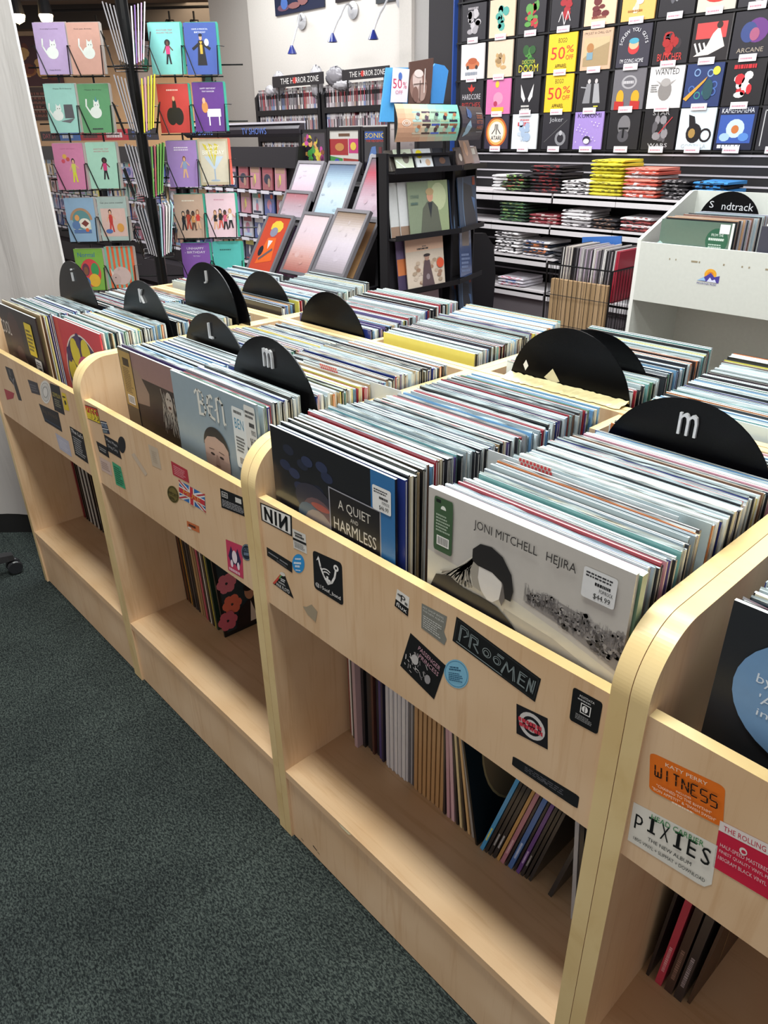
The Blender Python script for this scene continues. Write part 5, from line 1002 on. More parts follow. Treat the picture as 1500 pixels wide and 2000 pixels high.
YU = 3.38; UP3 = [((588, 344), (636, 252), ('#2c2030', blobs(['#c88c3c', '#d8c83c', '#4a9a48', '#c84a9c', '#8c4a2c', '#e0a860', '#2c2030'], 40, .12, 5)), 'upright framed poster crowded with colourful shapes, left of three'),
    ((641, 340), (702, 247), ('#d8d4cc', lambda A: (A.rect(0, .4, .64, .8, '#a8282c'), A.rect(.66, .45, 1, .8, '#c83a7c'), A.poly([(0, 0), (.45, 0), (.45, .32), (0, .38)], '#3c8c3c'), A.poly([(.47, 0), (1, 0), (1, .3), (.47, .33)], '#a03428'), A.rect(.32, .86, .7, .93, '#6c4a34'), A.ell(.35, .6, .16, .1, '#c88848', 12), A.ell(.82, .62, .1, .1, '#e8c84c', 12), A.ell(.25, .2, .1, .12, '#3c4cb0', 12), A.ell(.7, .16, .16, .1, '#c8783c', 12))), 'upright framed poster divided into red, pink and green panels'),
    ((706, 340), (752, 247), ('#1c1a24', lambda A: (A.rect(.05, .78, .95, .98, '#3058a8'), A.text('SONIC', .56, .82, .12, '#e8c83c', .96), A.text('THE HEDGEHOG', .56, .72, .06, '#d84848', .9), A.poly([(.1, .05), (.4, .6), (.6, .62), (.7, .1)], '#5a7cb8'), A.ell(.42, .3, .16, .14, '#c8d4e4', 12), A.rect(.75, .1, .9, .6, '#6c2c34'))), 'upright framed poster with yellow lettering, right of three')]
for (b0, t1, art, lab) in UP3:
    q0 = at(b0[0], b0[1], y=YU); q1 = at(t1[0], t1[1], y=YU); picture(q0.x, YU, q0.z, q1.x-q0.x, q1.z-q0.z, .02, art, lab, '#1a181b', bw=.024)
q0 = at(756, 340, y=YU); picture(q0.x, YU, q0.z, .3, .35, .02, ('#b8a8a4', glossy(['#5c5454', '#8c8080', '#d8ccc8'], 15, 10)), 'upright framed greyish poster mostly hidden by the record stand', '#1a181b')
# the rack that carries them
r = thing('poster_rack', (-4.0, 2.5, 0), 'low black rack that holds the leaning framed posters', 'display rack')
for q_ in (-.08, 1.22): mb = MB(); mb.prism([(-.03, 0), (1.0, 0), (1.0, 1.16), (.84, 1.16), (.62, .93), (.36, .90), (.33, .56), (-.03, .54)], 'x', q_, q_+.04, BLACK); mb.build('side_panel', r)
MB().box((-.04, -.03, .50), (1.22, .33, .545), BLACKM).build('front_ledge', r); MB().box((-.04, .33, .86), (1.22, .62, .895), BLACKM).build('middle_ledge', r); MB().box((-.04, .62, 1.11), (1.22, 1.0, 1.15), BLACKM).build('upper_ledge', r); MB().box((-.04, -.02, .0), (1.22, 0, .50), BLACKM).build('front_board', r)
mb = MB(); c0 = at(480, 233+9, y=3.75); mb.box((-.2, 1.24, 1.50), (.95, 1.30, 1.545), M('#cfcac8', .4)); mb.box((-.2, 1.26, 0), (.95, 1.3, 1.5), M('#2a282b', .6)); mb.build('back_counter', r)

# ------------------------------------------------------------------ record stand with curved header
XR = -2.4
r = thing('record_stand', (XR, 2.64, 0), 'tall black record and compact disc stand with a pastel header, right of the framed posters', 'record stand')
TH = math.radians(108.8); D2 = Vector((math.cos(TH), math.sin(TH), 0)); N2 = Vector((D2.y, -D2.x, 0))
def facebox(mb, o, d, n, u0, u1, z0, z1, t0, t1, m, tilt=0):   # box on a face: along d, up, out along n
    o = Vector(o); k = [o+d*u0+n*t0, o+d*u1+n*t0, o+d*u1+n*t1, o+d*u0+n*t1]
    mb.add([p+Vector((0, 0, z0)) for p in k]+[p+Vector((0, 0, z1)) for p in k], [(0, 3, 2, 1), (4, 5, 6, 7), (0, 1, 5, 4), (1, 2, 6, 5), (2, 3, 7, 6), (3, 0, 4, 7)], m)
DY = Vector((0, 1, 0)); NX = Vector((1, 0, 0)); O1 = Vector((0, 0, 0)); O2 = Vector((0, .60, 0)); SM2 = M('#2f2c31', .5)
mb = MB(); facebox(mb, O1, DY, NX, 0, .6, 0, 1.36, -.14, -.12, SM2); facebox(mb, O2, D2, N2, 0, .42, 0, 1.36, -.14, -.12, SM2); mb.build('back_panel', r)
for u in (0.0, .59): mb = MB(); facebox(mb, O1, DY, NX, u, u+.02, 0, 1.38, -.14, -.05, BLACK); mb.build('upright', r)
mb = MB(); facebox(mb, O2, D2, N2, .40, .42, 0, 1.36, -.14, -.05, BLACK); mb.build('upright', r)
mb = MB(); mb.prism([(-.1, 0), (.28, 0), (.3, .5), (.26, .72), (.16, .82), (-.1, .84)], 'x', -.5, -.46, BLACK); mb.T = None; o = mb.build('side_wing', r); o.location = (.22, 1.02, 0)
SHF = [1.281, .903, .571, .25]
for z in SHF:
    for O, D, N, L in ((O1, DY, NX, .6), (O2, D2, N2, .42)):
        mb = MB(); facebox(mb, O, D, N, 0.01, L, z-.012, z-.004, -.12, .02, BLACK); facebox(mb, O, D, N, 0.01, L, z-.012, z+.02, .016, .022, BLACK); mb.build('shelf', r)
# headers
def curved_header(O, D, N, L, z0, z1, c, drw, name, label):
    mb = MB(); n = 8; vs = []
    for i in range(n+1):
        t = i/n; off = .028*math.sin(math.pi*t)
        z = z0+(z1-z0)*t
        vs += [Vector(O)+N*(.0+off)+Vector((0, 0, z)), Vector(O)+D*L+N*(.0+off)+Vector((0, 0, z))]
    mb.add(vs, [(2*i, 2*i+1, 2*i+3, 2*i+2) for i in range(n)], M(c, .3)); 
    mb.add([vs[0], vs[1], vs[2*n+1], vs[2*n]], [(0, 1, 2, 3)], BLACK)
    mb.add([vs[2*i] for i in range(n+1)], [tuple(range(n+1))], BLACK); mb.add([vs[2*i+1] for i in range(n+1)], [tuple(range(n, -1, -1))], BLACK)
    A = Art(mb, Vector(O), D*L, (0, 0, z1-z0), N, e=.0006); base = A.P
    def P2(a, b):
        p = Vector(O)+D*L*a+Vector((0, 0, z0+(z1-z0)*b)); return p+N*(.028*math.sin(math.pi*b)+.002+A.l*.0006)
    A.P = P2; drw(A); return mb.build(name, r, label=label)
def d_hdr(A):
    cs = ['#c89c80', '#cba98c', '#c6b49a', '#b8bda2', '#a4c2a8', '#94c4ae', '#88c4b0', '#7cc4ae']
    for j in range(8): 
        for k in range(8): A.rect(j/8, k/8, (j+1)/8, (k+1)/8, cs[min(7, max(0, j+(k-4)//3))]); A.l = 1
    A.l = 3; A.ring(.13, .5, .055, .065, '#e8e0d8', 20, 1.3); A.ring(.13, .5, .03, .04, '#e8e0d8', 16, 1.3)
    cc = ['#9cb8b4', '#5a4a58', '#7c8c80', '#98a888', '#2c2c3c', '#b8ac98', '#4a3a38', '#4a5cac', '#6a5248', '#a86c4c']
    rr = random.Random(2)
    for i in range(10): x = .23+.148*(i % 5); y = .53 if i < 5 else .2; A.l = 3; A.rect(x, y, x+.135, y+.28, cc[i]); A.ell(x+.07, y+.12, .03, .07, rr.choice(cc), 10); A.ell(x+.09, y+.2, .03, .05, rr.choice(cc), 8)
hz0, hz1 = 1.44, 1.635
curved_header((.02, 0, 0), DY, NX, .53, hz0, hz1, '#a8bca4', d_hdr, 'header', 'pastel header sign with ten small pictures')
curved_header((.02, .55, 0), D2, N2, .36, hz0, hz1-.005, '#3a3844', lambda A: (A.poly([(.1, .1), (.2, .45), (.36, .6), (.42, .4), (.3, .2)], '#8fb0c4'), A.ell(.34, .78, .1, .14, '#3c5a8c', 10), A.line([(.25, .7), (.3, .95)], .01, '#5a80b0'), A.text('GOOD', .78, .64, .12, '#c0683c', .26), A.text('NOT TOO', .78, .48, .12, '#c0683c', .28), A.text('HARD', .78, .32, .12, '#c0683c', .26), A.rect(.64, .8, .92, .81, '#ddd'), A.rect(.64, .24, .92, .25, '#ddd')), 'header', 'dark header sign with a blue figure')
mb = MB(); mb.tube([(-.05, .1, 1.36), (-.05, .1, 1.46)], .012, BLACK); mb.tube([(-.05, .5, 1.36), (-.05, .5, 1.46)], .012, BLACK); mb.box((-.09, .05, 1.36), (-.03, .56, 1.375), BLACK); mb.build('header_support', r)
def stand_item(face, u, z, w, h, c, drw, label, n_out=.0, cat_='record', name='record_sleeve', lean=.12, t=.006, roll=0):
    O, D, N = ((O1, DY, NX), (O2, D2, N2))[face]; base = r.location+O+D*u+N*(n_out)
    mb = MB(); mb.box((0, 0, 0), (w, t, h), M(c, .22, 0, 0, .6)); A = Art(mb, (0, 0, 0), (w, 0, 0), (0, 0, h), (0, -1, 0), e=.0004); drw(A)
    o = mb.build(name); o.matrix_world = Matrix.Translation(base+Vector((0, 0, z+.001))) @ Matrix.Rotation(math.atan2(D.y, D.x), 4, 'Z') @ Matrix.Rotation(-lean, 4, 'X') @ Matrix.Rotation(roll, 4, 'Y')
    return tag(o, label, cat_)
def c_strange(A): A.rect(.5, 0, 1, 1, '#8f9c78'); A.ell(.75, .7, .2, .26, '#b0b894', 14); A.poly([(.25, 0), (.34, .5), (.46, .62), (.6, .62), (.72, .5), (.8, 0)], '#5c5f54'); A.poly([(.47, .6), (.53, .3), (.59, .6)], '#33363a'); A.ell(.53, .72, .08, .11, '#c09078', 16); A.ell(.53, .8, .1, .07, '#a8906c', 16); A.text('STRANGE', .15, .7, .06, '#556a64', .2); A.text('~THE NAME', .15, .58, .05, '#556a64', .2)
def c_moto(A): A.rect(0, .75, 1, 1, '#d8b49c'); A.text('~CHRIS', .5, .82, .02, '#555', .14); A.text('~ALBUM OF SONGS', .5, .77, .035, '#444', .42); A.loop(); [A.ell(.1+.8*random.Random(k).random(), .1+.45*random.Random(k+50).random(), .06, .04, ['#b8a490', '#c4b4a4', '#a89480', '#9c7c68'][k % 4], 8) for k in range(26)]; A.end(); A.poly([(.36, .04), (.42, .4), (.46, .55), (.6, .55), (.62, .4), (.7, .04)], '#5c4c50'); A.ell(.53, .6, .06, .06, '#a88474', 12); A.ell(.53, .65, .09, .03, '#3a3436', 12); A.ell(.53, .22, .05, .06, '#8c8084', 12); A.ell(.88, .46, .1, .1, '#d0583c', 18)
def c_plain(A): A.rect(0, 0, 1, .2, '#8c7464'); A.rect(.3, .72, .9, .95, '#e0cc2c')
def c_denim(A): A.rect(0, 0, 1, 1, '#3c4c64'); A.poly([(.2, 0), (.3, .9), (.75, .8), (.95, 0)], '#35373f'); A.line([(.3, .98), (.22, .55), (.26, 0)], .006, '#7fa0c4'); A.poly([(.7, .6), (.9, .55), (.86, .3)], '#4f6f9c'); A.rect(.8, .82, .95, .98, '#9c4c34')
stand_item(0, .04, SHF[1], .31, .315, '#bfc0c0', c_plain, 'white record sleeve with a yellow label, leftmost on the middle shelf of the stand', -.05); stand_item(0, .11, SHF[1], .31, .315, '#c8c9cb', c_plain, 'white record sleeve partly covered by the green portrait sleeve', -.035)
stand_item(0, .17, SHF[1], .36, .315, '#7f8a74', c_strange, 'green record sleeve with a painted portrait on the record stand', -.01)
stand_item(0, .10, SHF[2], .3, .315, '#6a5c7c', lambda A: (A.rect(0, .3, 1, .62, '#c8784c'), A.rect(0, 0, 1, .3, '#4c405c')), 'sunset coloured record sleeve at the left of the lower stand shelf', -.045); stand_item(0, .15, SHF[2], .35, .315, '#cfc0b0', c_moto, 'beige record sleeve with a rider and a red round label', -.01)
stand_item(0, .42, SHF[2], .14, .31, '#16151a', lambda A: A.ell(.7, .45, .24, .12, '#a8988c', 10), 'black record sleeve right of the beige rider sleeve', -.06)
stand_item(1, .0, SHF[1], .2, .31, '#35415c', c_denim, 'blue denim record sleeve partly hidden on the side face of the stand', -.045); stand_item(1, .07, SHF[1], .31, .32, '#3c4c64', c_denim, 'blue denim record sleeve in front on the side face of the stand', -.01)
stand_item(1, .08, SHF[2]+.02, .2, .33, '#4c5c84', lambda A: (A.rect(.2, .62, .8, .95, '#8c8078'), A.fine(.1, .9, .1, .5, 5, '#7c8cb0', R)), 'blue record sleeve tilted on the lower side shelf of the stand', .0, roll=.1)
stand_item(1, .03, SHF[3], .14, .3, '#2c3448', c_denim, 'dark blue sleeve at the bottom left of the stand side face', -.045); stand_item(1, .14, SHF[3], .24, .32, '#38465e', c_denim, 'dark blue sleeve at the bottom right of the stand side face', -.01); stand_item(0, .2, SHF[3], .3, .28, '#a8949c', lambda A: None, 'pale sleeve on the lowest front shelf of the stand', -.04)
for face, u, c, drw, lab in ((0, .07, '#c4ccb8', lambda A: (A.ell(.6, .6, .2, .26, '#6c6660', 12), A.line([(.0, .5), (.5, .1)], .006, '#e8f4f0')), 'pale green compact disc, leftmost on the top shelf of the stand'), (0, .24, '#c8ccd0', lambda A: (A.ell(.25, .75, .2, .2, '#d8c82c', 12), A.ell(.7, .35, .16, .16, '#b89c84', 10), A.ell(.25, .4, .04, .1, '#333', 8)), 'white compact disc with a yellow round label'), (0, .40, '#33343a', lambda A: (A.rect(.3, .68, .7, .78, '#a04c34'), A.ell(.5, .4, .2, .16, '#5c4438', 12)), 'dark compact disc on the top shelf of the stand'),
    (1, .03, '#4c403c', lambda A: A.ell(.5, .5, .16, .2, '#b0a8a0', 10), 'brown compact disc on the side face of the stand'), (1, .15, '#8a7062', lambda A: A.ell(.4, .6, .2, .3, '#b08c74', 10), 'tan compact disc standing higher on the side face of the stand'), (1, .27, '#80746c', lambda A: A.rect(.3, .6, .7, .9, '#a8a49c'), 'greyish compact disc at the right end of the stand')):
    stand_item(face, u, SHF[0]+(.02 if 'higher' in lab else 0), .142, .125+(.03 if 'higher' in lab else 0), c, drw, lab, -.02, 'compact disc', 'compact_disc', .35, .01)
for i in range(3): stand_item(0, .022+.012*i, SHF[0], .12, .12, '#4a4440', lambda A: None, f'{["first", "second", "third"][i]} dark disc case behind the pale green compact disc', -.05-.01*i, 'compact disc', 'compact_disc', .35, .01)
# standees on top of the counter behind the stand
def standee(pts, X, c, label, t=.01, drw=None, rough=.5, metal=0, name='cardboard_standee'):
    P3 = [at(px, py, x=X) for px, py in pts]; o_ = P3[0].copy(); mb = MB(); pl = [(p.y-o_.y, p.z-o_.z) for p in P3]; mb.prism(pl, 'x', -t, 0, M(c, rough, metal))
    if drw: A = Art(mb, (0, 0, 0), (0, 1, 0), (0, 0, 1), (1, 0, 0), e=.0008); drw(A, pl)
    o = mb.build(name); o.location = o_; return tag(o, label, 'standee')
standee([(742, 238), (796, 238), (799, 132), (755, 132)], -2.62, '#4f9cd4', 'sky blue standee with a white 50 percent paper on top of the stand')
standee([(763, 200), (795, 200), (800, 135), (768, 132)], -2.595, '#d8d2dc', 'white 50 percent sale sheet taped to the sky blue standee', .003, lambda A, pl: (A.text('50', (pl[0][0]+pl[1][0])/2-.012, (pl[2][1])*.42, .05, '#c03a5c', .075), A.text('%', pl[1][0]-.02, pl[2][1]*.42, .035, '#c03a5c', .03), A.text('OFF', (pl[0][0]+pl[1][0])/2, pl[2][1]*.25, .02, '#c8708c', .06), A.ell((pl[0][0]+pl[1][0])/2+.01, pl[2][1]*.78, .016, .02, '#4f6cb0', 12)), name='sale_sheet')
def d_bronze(A, pl):
    W_s = pl[1][0]; H_s = pl[4][1]*.95
    def q(u, v): return (W_s*u, H_s*v)
    for u, v, ru, rv, c in ((.45, .45, .42, .42, '#8e6f66'), (.4, .6, .24, .26, '#c9b4ae'), (.6, .3, .2, .22, '#a58a82'), (.3, .25, .14, .2, '#7a5c54'), (.45, .78, .22, .1, '#d8c8c4')): A.ell(q(u, v)[0], q(u, v)[1], W_s*ru, H_s*rv, c, 18)  # pale ovals paint pinkish reflections onto the bronze
    A.line([q(.5, .1), q(.52, .6)], .004, '#4a3834'); A.line([q(.2, .5), q(.85, .55)], .005, '#5a4640'); A.line([q(.75, .9), q(.7, .3)], .006, '#e6dcd8')
standee([(799, 203), (838, 203), (843, 170), (847, 113), (801, 121)], -2.60, '#7a5e56', 'shiny bronze metallic display card between the blue standees', .012, d_bronze, .25, .5, 'metallic_standee')
standee([(843, 202), (866, 202), (876, 138), (868, 128), (850, 124), (846, 130)], -2.64, '#3f86c8', 'blue rounded standee right of the metallic shape')

# ------------------------------------------------------------------ shirt wall
GR = thing('shirt_display_grid', (-4.02, 4.99, 1.3), 'black grid frame on the dark wall that holds the printed shirt boards', 'display grid')
CXs = [-3.955, -3.652, -3.349, -3.035, -2.727, -2.415, -2.122, -1.842, -1.562, -1.272]; RZ = [2.180, 1.894, 1.620, 1.352]; BW, BH = .262, .262
for x in [c-.021 for c in CXs]+[-.995]: MB().box((x+4.02-.006, -.02, 0), (x+4.02+.006, 0, 1.5), M('#0f0e10', .5)).build('grid_bar', GR)
for z in RZ+[2.47]: MB().box((0, -.03, z-1.3-.016), (3.03, 0, z-1.3-.004), M('#0f0e10', .5)).build('ledge', GR)
MB().box((-.03, -.05, -.02), (-.018, .0, 1.5), M('#3454a0', .3)).build('edge_strip', GR)
def fig(c1, c2=None, n=9, sd=1): 
    def f(A):
        rr = random.Random(sd); A.loop()
        for k in range(n): A.ell(.5+.18*rr.uniform(-1, 1), .5+.26*rr.uniform(-1, 1), .05+.09*rr.random(), .05+.09*rr.random(), c1 if rr.random() < .6 or not c2 else c2, 9)
        A.end()
    return f
T_ = lambda t, y, h, c, w: (lambda A: A.text(t, .5, y, h, c, w))
def both(*fs): return lambda A: [f(A) for f in fs]
def d_bogo(A): A.text('BOGO', .5, .76, .12, '#2a2014', .3); A.text('50', .36, .34, .32, '#d03a34', .5); A.text('%', .78, .5, .18, '#d03a34', .26); A.text('OFF', .78, .32, .12, '#d03a34', .26); A.text('APPAREL', .5, .12, .1, '#2a2014', .42)
def d_atari(A): A.ell(.5, .5, .44, .44, '#c8642c', 30); A.ell(.5, .5, .38, .38, '#e8b868', 30); A.ell(.5, .5, .31, .31, '#efe6d8', 30); A.line([(.5, .44), (.5, .72)], .009, '#1c1c20'); A.line([(.45, .72), (.44, .58), (.32, .45)], .007, '#1c1c20'); A.line([(.55, .72), (.56, .58), (.68, .45)], .007, '#1c1c20'); A.text('ATARI', .5, .27, .12, '#1c1c20', .42)
def d_wanted(A): A.text('WANTED', .5, .8, .14, '#2c2a2c', .7); A.ell(.5, .42, .2, .24, '#8a8684', 14); A.ell(.5, .62, .14, .1, '#a8a4a2', 14); A.poly([(.36, .62), (.2, .68), (.36, .56)], '#a8a4a2'); A.poly([(.64, .62), (.8, .68), (.64, .56)], '#a8a4a2'); A.fine(.08, .3, .4, .6, 4, '#777', R)
def d_round(A):
    A.ell(.5, .45, .17, .15, '#c83a3c', 18); A.ell(.5, .54, .15, .12, '#d8b490', 18); A.ell(.5, .62, .15, .07, '#4fa0b8', 16)
    for i, ch in enumerate('SCREW YOU GUYS'):
        t = math.radians(170-160*i/13); A.text(ch, .5+.36*math.cos(t), .5+.34*math.sin(t), .09, '#dcdce0', rot=t-math.pi/2) if ch != ' ' else None
    A.text("I'M GOING HOME", .5, .1, .1, '#dcdce0', .72)
def d_leaf(A): A.text('HARDCORE', .5, .46, .16, '#c8c4c8', .8); A.text('BITCHES', .5, .22, .15, '#b8403c', .8); A.poly([(.5, .92), (.56, .8), (.66, .82), (.6, .72), (.5, .68), (.4, .72), (.34, .82), (.44, .8)], '#c83c34'); A.line([(.5, .68), (.5, .62)], .004, '#c83c34')
BD = [[('#2c2a30', both(fig('#a8a4a8', '#c4c0c4', 16, 3), T_('~STONE HORSE', .84, .07, '#a8a4a8', .5)), 'dark board with a pale round tangle'), ('#e8cdb0', fig('#4fa89c', '#6cb8a8', 12, 4), 'peach board with a green shape'), ('#26242a', fig('#5c9c48', '#b8383c', 16, 5), 'dark board with green and red shapes'), ('#26242a', both(fig('#a8242c', None, 7, 6), lambda A: A.line([(.3, .2), (.4, .45), (.5, .1), (.6, .45), (.7, .2)], .006, '#e4e0e0')), 'dark board with red and white streaks'), ('#e6c8a8', both(fig('#6c2c2c', None, 8, 7), T_("~LET'S RUMBLE", .16, .06, '#8a4a3c', .5)), 'peach board with dark red print'), ('#e8b868', both(fig('#e8d4b8', '#f0e4d0', 6, 8), T_('~OUR SQUAD IS TOO COOL', .2, .05, '#a87438', .6)), 'light orange board'), ('#232126', fig('#8c8c90', '#5c5c62', 5, 9), 'dark board with a grey form'), ('#cfcabc', lambda A: A.ell(.5, .3, .3, .12, '#c83c34', 14), 'pale grey board with a red shape'), ('#2a282e', lambda A: A.poly([(.3, .2), (.5, .05), (.7, .2), (.6, .3), (.4, .3)], '#b4b0b4'), 'dark board with a grey crest'), ('#2a282e', fig('#8c8c90', None, 5, 10), 'dark board with a partial crest')],
 [('#e4e0e0', both(lambda A: (A.ell(.5, .42, .3, .13, '#c8744c', 16), A.ell(.5, .52, .2, .09, '#b8603c', 14), A.ell(.3, .34, .06, .06, '#3a3434', 10), A.ell(.68, .34, .06, .06, '#3a3434', 10)), T_('~CORVETTE', .12, .1, '#9098a4', .6)), 'white board with an orange car'), ('#e4cdb4', fig('#a0825a', '#c8a470', 9, 12), 'cream board with a brown figure'), ('#2a2a2a', both(fig('#4c8c3c', '#2c5a2c', 12, 13), T_('DOCTOR', .3, .1, '#c8c048', .5), T_('DOOM', .08, .2, '#d8cc3c', .74)), 'dark board with green print and yellow lettering'), ('#ecc62c', d_bogo, 'yellow sale board, upper of two'), ('#cfae90', both(T_("I'M JUST A CHILL GUY", .86, .08, '#3a302c', .86), lambda A: (A.rect(.08, .1, .92, .8, '#a8916c'), A.poly([(.08, .3), (.4, .5), (.92, .66), (.92, .8), (.08, .8)], '#c8b48c'), A.ell(.3, .55, .12, .12, '#b07c4c', 14), A.rect(.2, .26, .4, .44, '#7c9cac'))), 'tan board with a cartoon scene'), ('#3a3844', d_round, 'slate board with a round cartoon head and curved lettering'), ('#262428', both(fig('#a82c2c', '#3c3438', 14, 14), T_('BUTCHER', .08, .17, '#d04440', .7)), 'black board with red portrait and lettering'), ('#d8d4d4', lambda A: (A.rect(0, 0, 1, 1, '#2a2628'), A.rect(.1, .5, .9, .85, '#d04c4c'), A.poly([(.1, .12), (.5, .14), (.9, .3), (.7, .75), (.55, .6), (.4, .3)], '#e4dcd4'), A.ell(.7, .78, .08, .08, '#3a2c28', 12), [A.line([(.1+.12*k, .4), (.2+.12*k, .2)], .012, '#e4e0e0') for k in range(3)]), 'red and white board with a seated figure'), ('#28262e', both(lambda A: (A.ell(.6, .58, .28, .26, '#6c3c84', 20), A.ell(.4, .55, .2, .22, '#3c4c84', 18), A.ell(.55, .5, .12, .14, '#a85c7c', 14)), T_('ARCANE', .12, .1, '#b0a494', .66)), 'black board with purple circle and lettering'), ('#28262e', fig('#6c3c84', None, 5, 16), 'dark purple board')],
 [('#2a272c', d_leaf, 'black board with a red maple leaf'), ('#d878ac', lambda A: (A.ell(.5, .45, .2, .18, '#e89ab8', 16), A.ell(.4, .3, .08, .08, '#b83c5c', 12), A.ell(.45, .85, .08, .1, '#e8c83c', 9), A.rect(.25, .06, .75, .2, '#e8b83c')), 'pink board with a round pink shape'), ('#232126', lambda A: (A.poly([(.25, .8), (.45, .4), (.4, .3), (.28, .45)], '#e4e0e0'), A.poly([(.75, .8), (.55, .4), (.6, .3), (.72, .45)], '#e4e0e0'), A.fine(.3, .7, .08, .26, 2, '#d8d4d0', R)), 'black board with two white slanting shapes'), ('#ecc62c', d_bogo, 'yellow sale board, lower of two'), ('#2a282c', lambda A: (A.poly([(.2, .2), (.3, .7), (.45, .7), (.45, .2)], '#8c8c90'), A.poly([(.55, .2), (.55, .7), (.7, .7), (.8, .2)], '#a4a4a8'), A.ell(.38, .76, .05, .06, '#c8c4c4'), A.ell(.62, .76, .05, .06, '#c8c4c4'), A.line([(.3, .6), (.12, .62)], .008, '#a4a4a8'), A.rect(.6, .1, .75, .13, '#d8cc3c')), 'black board with two grey suited figures'), ('#6c6a70', lambda A: (A.ring(.5, .68, .18, .24, '#a8a6aa', 20, .7), A.text('~SUMMER', .5, .64, .08, '#c8c6ca', .36), A.ell(.26, .3, .12, .2, '#d8a42c', 12), A.ell(.74, .3, .13, .18, '#d8a42c', 12), A.poly([(.1, 0), (.4, 0), (.4, .2), (.1, .22)], '#b83430'), A.poly([(.6, 0), (.9, 0), (.9, .2), (.6, .22)], '#b83430')), 'grey board with two yellow heads and red shirts'), ('#e2e0e0', d_wanted, 'white wanted board'), ('#2c3c6c', lambda A: ([A.ring(.5+.3*math.cos(k), .5+.3*math.sin(k*2), .06, .09, ['#4c6cb0', '#7c9cc8', '#3c8c84'][k % 3], 14) for k in range(7)], A.ell(.82, .82, .1, .1, '#d8cc4c', 14), A.poly([(.0, .2), (.6, .7), (.55, .6), (.1, .15)], '#e09c3c'), A.ell(.65, .4, .14, .24, '#2c5058', 12)), 'blue board with swirls and a yellow disc'), ('#1f1c20', both(fig('#c83038', '#e4e0dc', 16, 18), T_('~VANGOGH', .82, .1, '#c83038', .6)), 'black board with tangled red and white figures'), ('#1f1c20', fig('#c83038', None, 4, 18), 'black board with cropped red print')],
 [('#2a272c', fig('#777', None, 3, 20), 'dark board mostly hidden by the record stand'), ('#3a3444', d_atari, 'dark board with an orange disc and black emblem'), ('#dce0e4', both(T_('~CRUNCH', .8, .06, '#c86c74', .4), T_('~FOLK', .66, .12, '#c84c54', .56), fig('#a8bcd4', '#c8d4e0', 12, 21)), 'white board with red lettering and pale blue print'), ('#2e2c32', both(T_('Joker', .72, .16, '#b8b8bc', .5), lambda A: (A.line([(.1, .2), (.9, .8)], .003, '#777'), A.ring(.7, .3, .12, .2, '#8c8c90', 16), A.ell(.7, .45, .06, .07, '#b8b8bc'))), 'dark board with grey line drawing'), ('#a58cd0', both(T_('KUROMI', .84, .12, '#2c2440', .8), lambda A: ([A.ell(.1+.8*((k*37) % 100)/100, .2+.55*((k*61) % 100)/100, .018, .018, '#e0d4f0', 8) for k in range(22)], A.ell(.5, .26, .13, .1, '#2c2838', 14), A.ell(.5, .22, .1, .07, '#f0ecf4', 14))), 'lilac board with white dots'), ('#242226', lambda A: (A.ell(.5, .62, .2, .26, '#77757a', 20), A.ell(.5, .35, .18, .16, '#55535a', 16), A.rect(.34, .52, .66, .57, '#17161a'), A.rect(.47, .3, .53, .55, '#17161a')), 'black board with a grey rounded dome'), ('#201e22', both(T_('STAR', .86, .1, '#b8b8bc', .5), T_('WARS', .06, .1, '#b8b8bc', .6), fig('#5c5a60', '#8c8a90', 9, 22), lambda A: A.line([(.5, .4), (.85, .8)], .006, '#c83c44')), 'black board with a red diagonal line'), ('#d4e2ea', both(lambda A: (A.ell(.45, .4, .22, .24, '#1f1c20', 14), A.poly([(.3, .55), (.25, .85), (.42, .8), (.5, .55)], '#1f1c20'), A.ring(.78, .35, .12, .17, '#1f1c20', 14), A.ell(.4, .4, .1, .12, '#a8884c', 9)), T_('GODZILLA', .04, .1, '#b8c0c4', .7)), 'pale blue board with a black shape'), ('#20243c', both(T_('KAMEHAMEHA', .86, .11, '#e4e8f0', .84), lambda A: (A.rect(.06, .16, .94, .82, '#3c5cac'), A.ell(.5, .5, .24, .22, '#c8dcec', 14), A.ell(.5, .48, .1, .1, '#c8743c', 12), A.ell(.25, .3, .14, .1, '#a8c8e4', 10), A.ell(.75, .3, .14, .1, '#5c8cd0', 10)), T_('~HHHHH', .04, .09, '#e4e8f0', .8)), 'blue and white board'), ('#28262c', lambda A: A.line([(.1, .1), (.1, .9), (.9, .9)], .006, '#ccc'), 'black board with a thin white outline')]]
RN = ['top', 'second', 'third', 'bottom']
for ri, row in enumerate(BD):
    for ci, (c, drw, lab) in enumerate(row):
        r_ = thing('shirt_board', (CXs[ci], 4.955, RZ[ri]), f'{lab}, {RN[ri]} row of the shirt wall', 'shirt board')
        mb = MB(); mb.box((0, 0, 0), (BW, .012, BH), M(c, .45)); A = Art(mb, (0, 0, 0), (BW, 0, 0), (0, 0, BH), (0, -1, 0), e=.0005); drw(A); mb.build('board', r_)
        mb = MB(); mb.box((BW*.28, -.012, -.02), (BW*.72, -.009, .022), M('#ece6ea', .5)); A = Art(mb, (BW*.28, -.012, -.02), (BW*.44, 0, 0), (0, 0, .042), (0, -1, 0), e=.0005); A.fine(.1, .9, .3, .7, 1, '#c88c9c', R); mb.build('price_tag', r_)
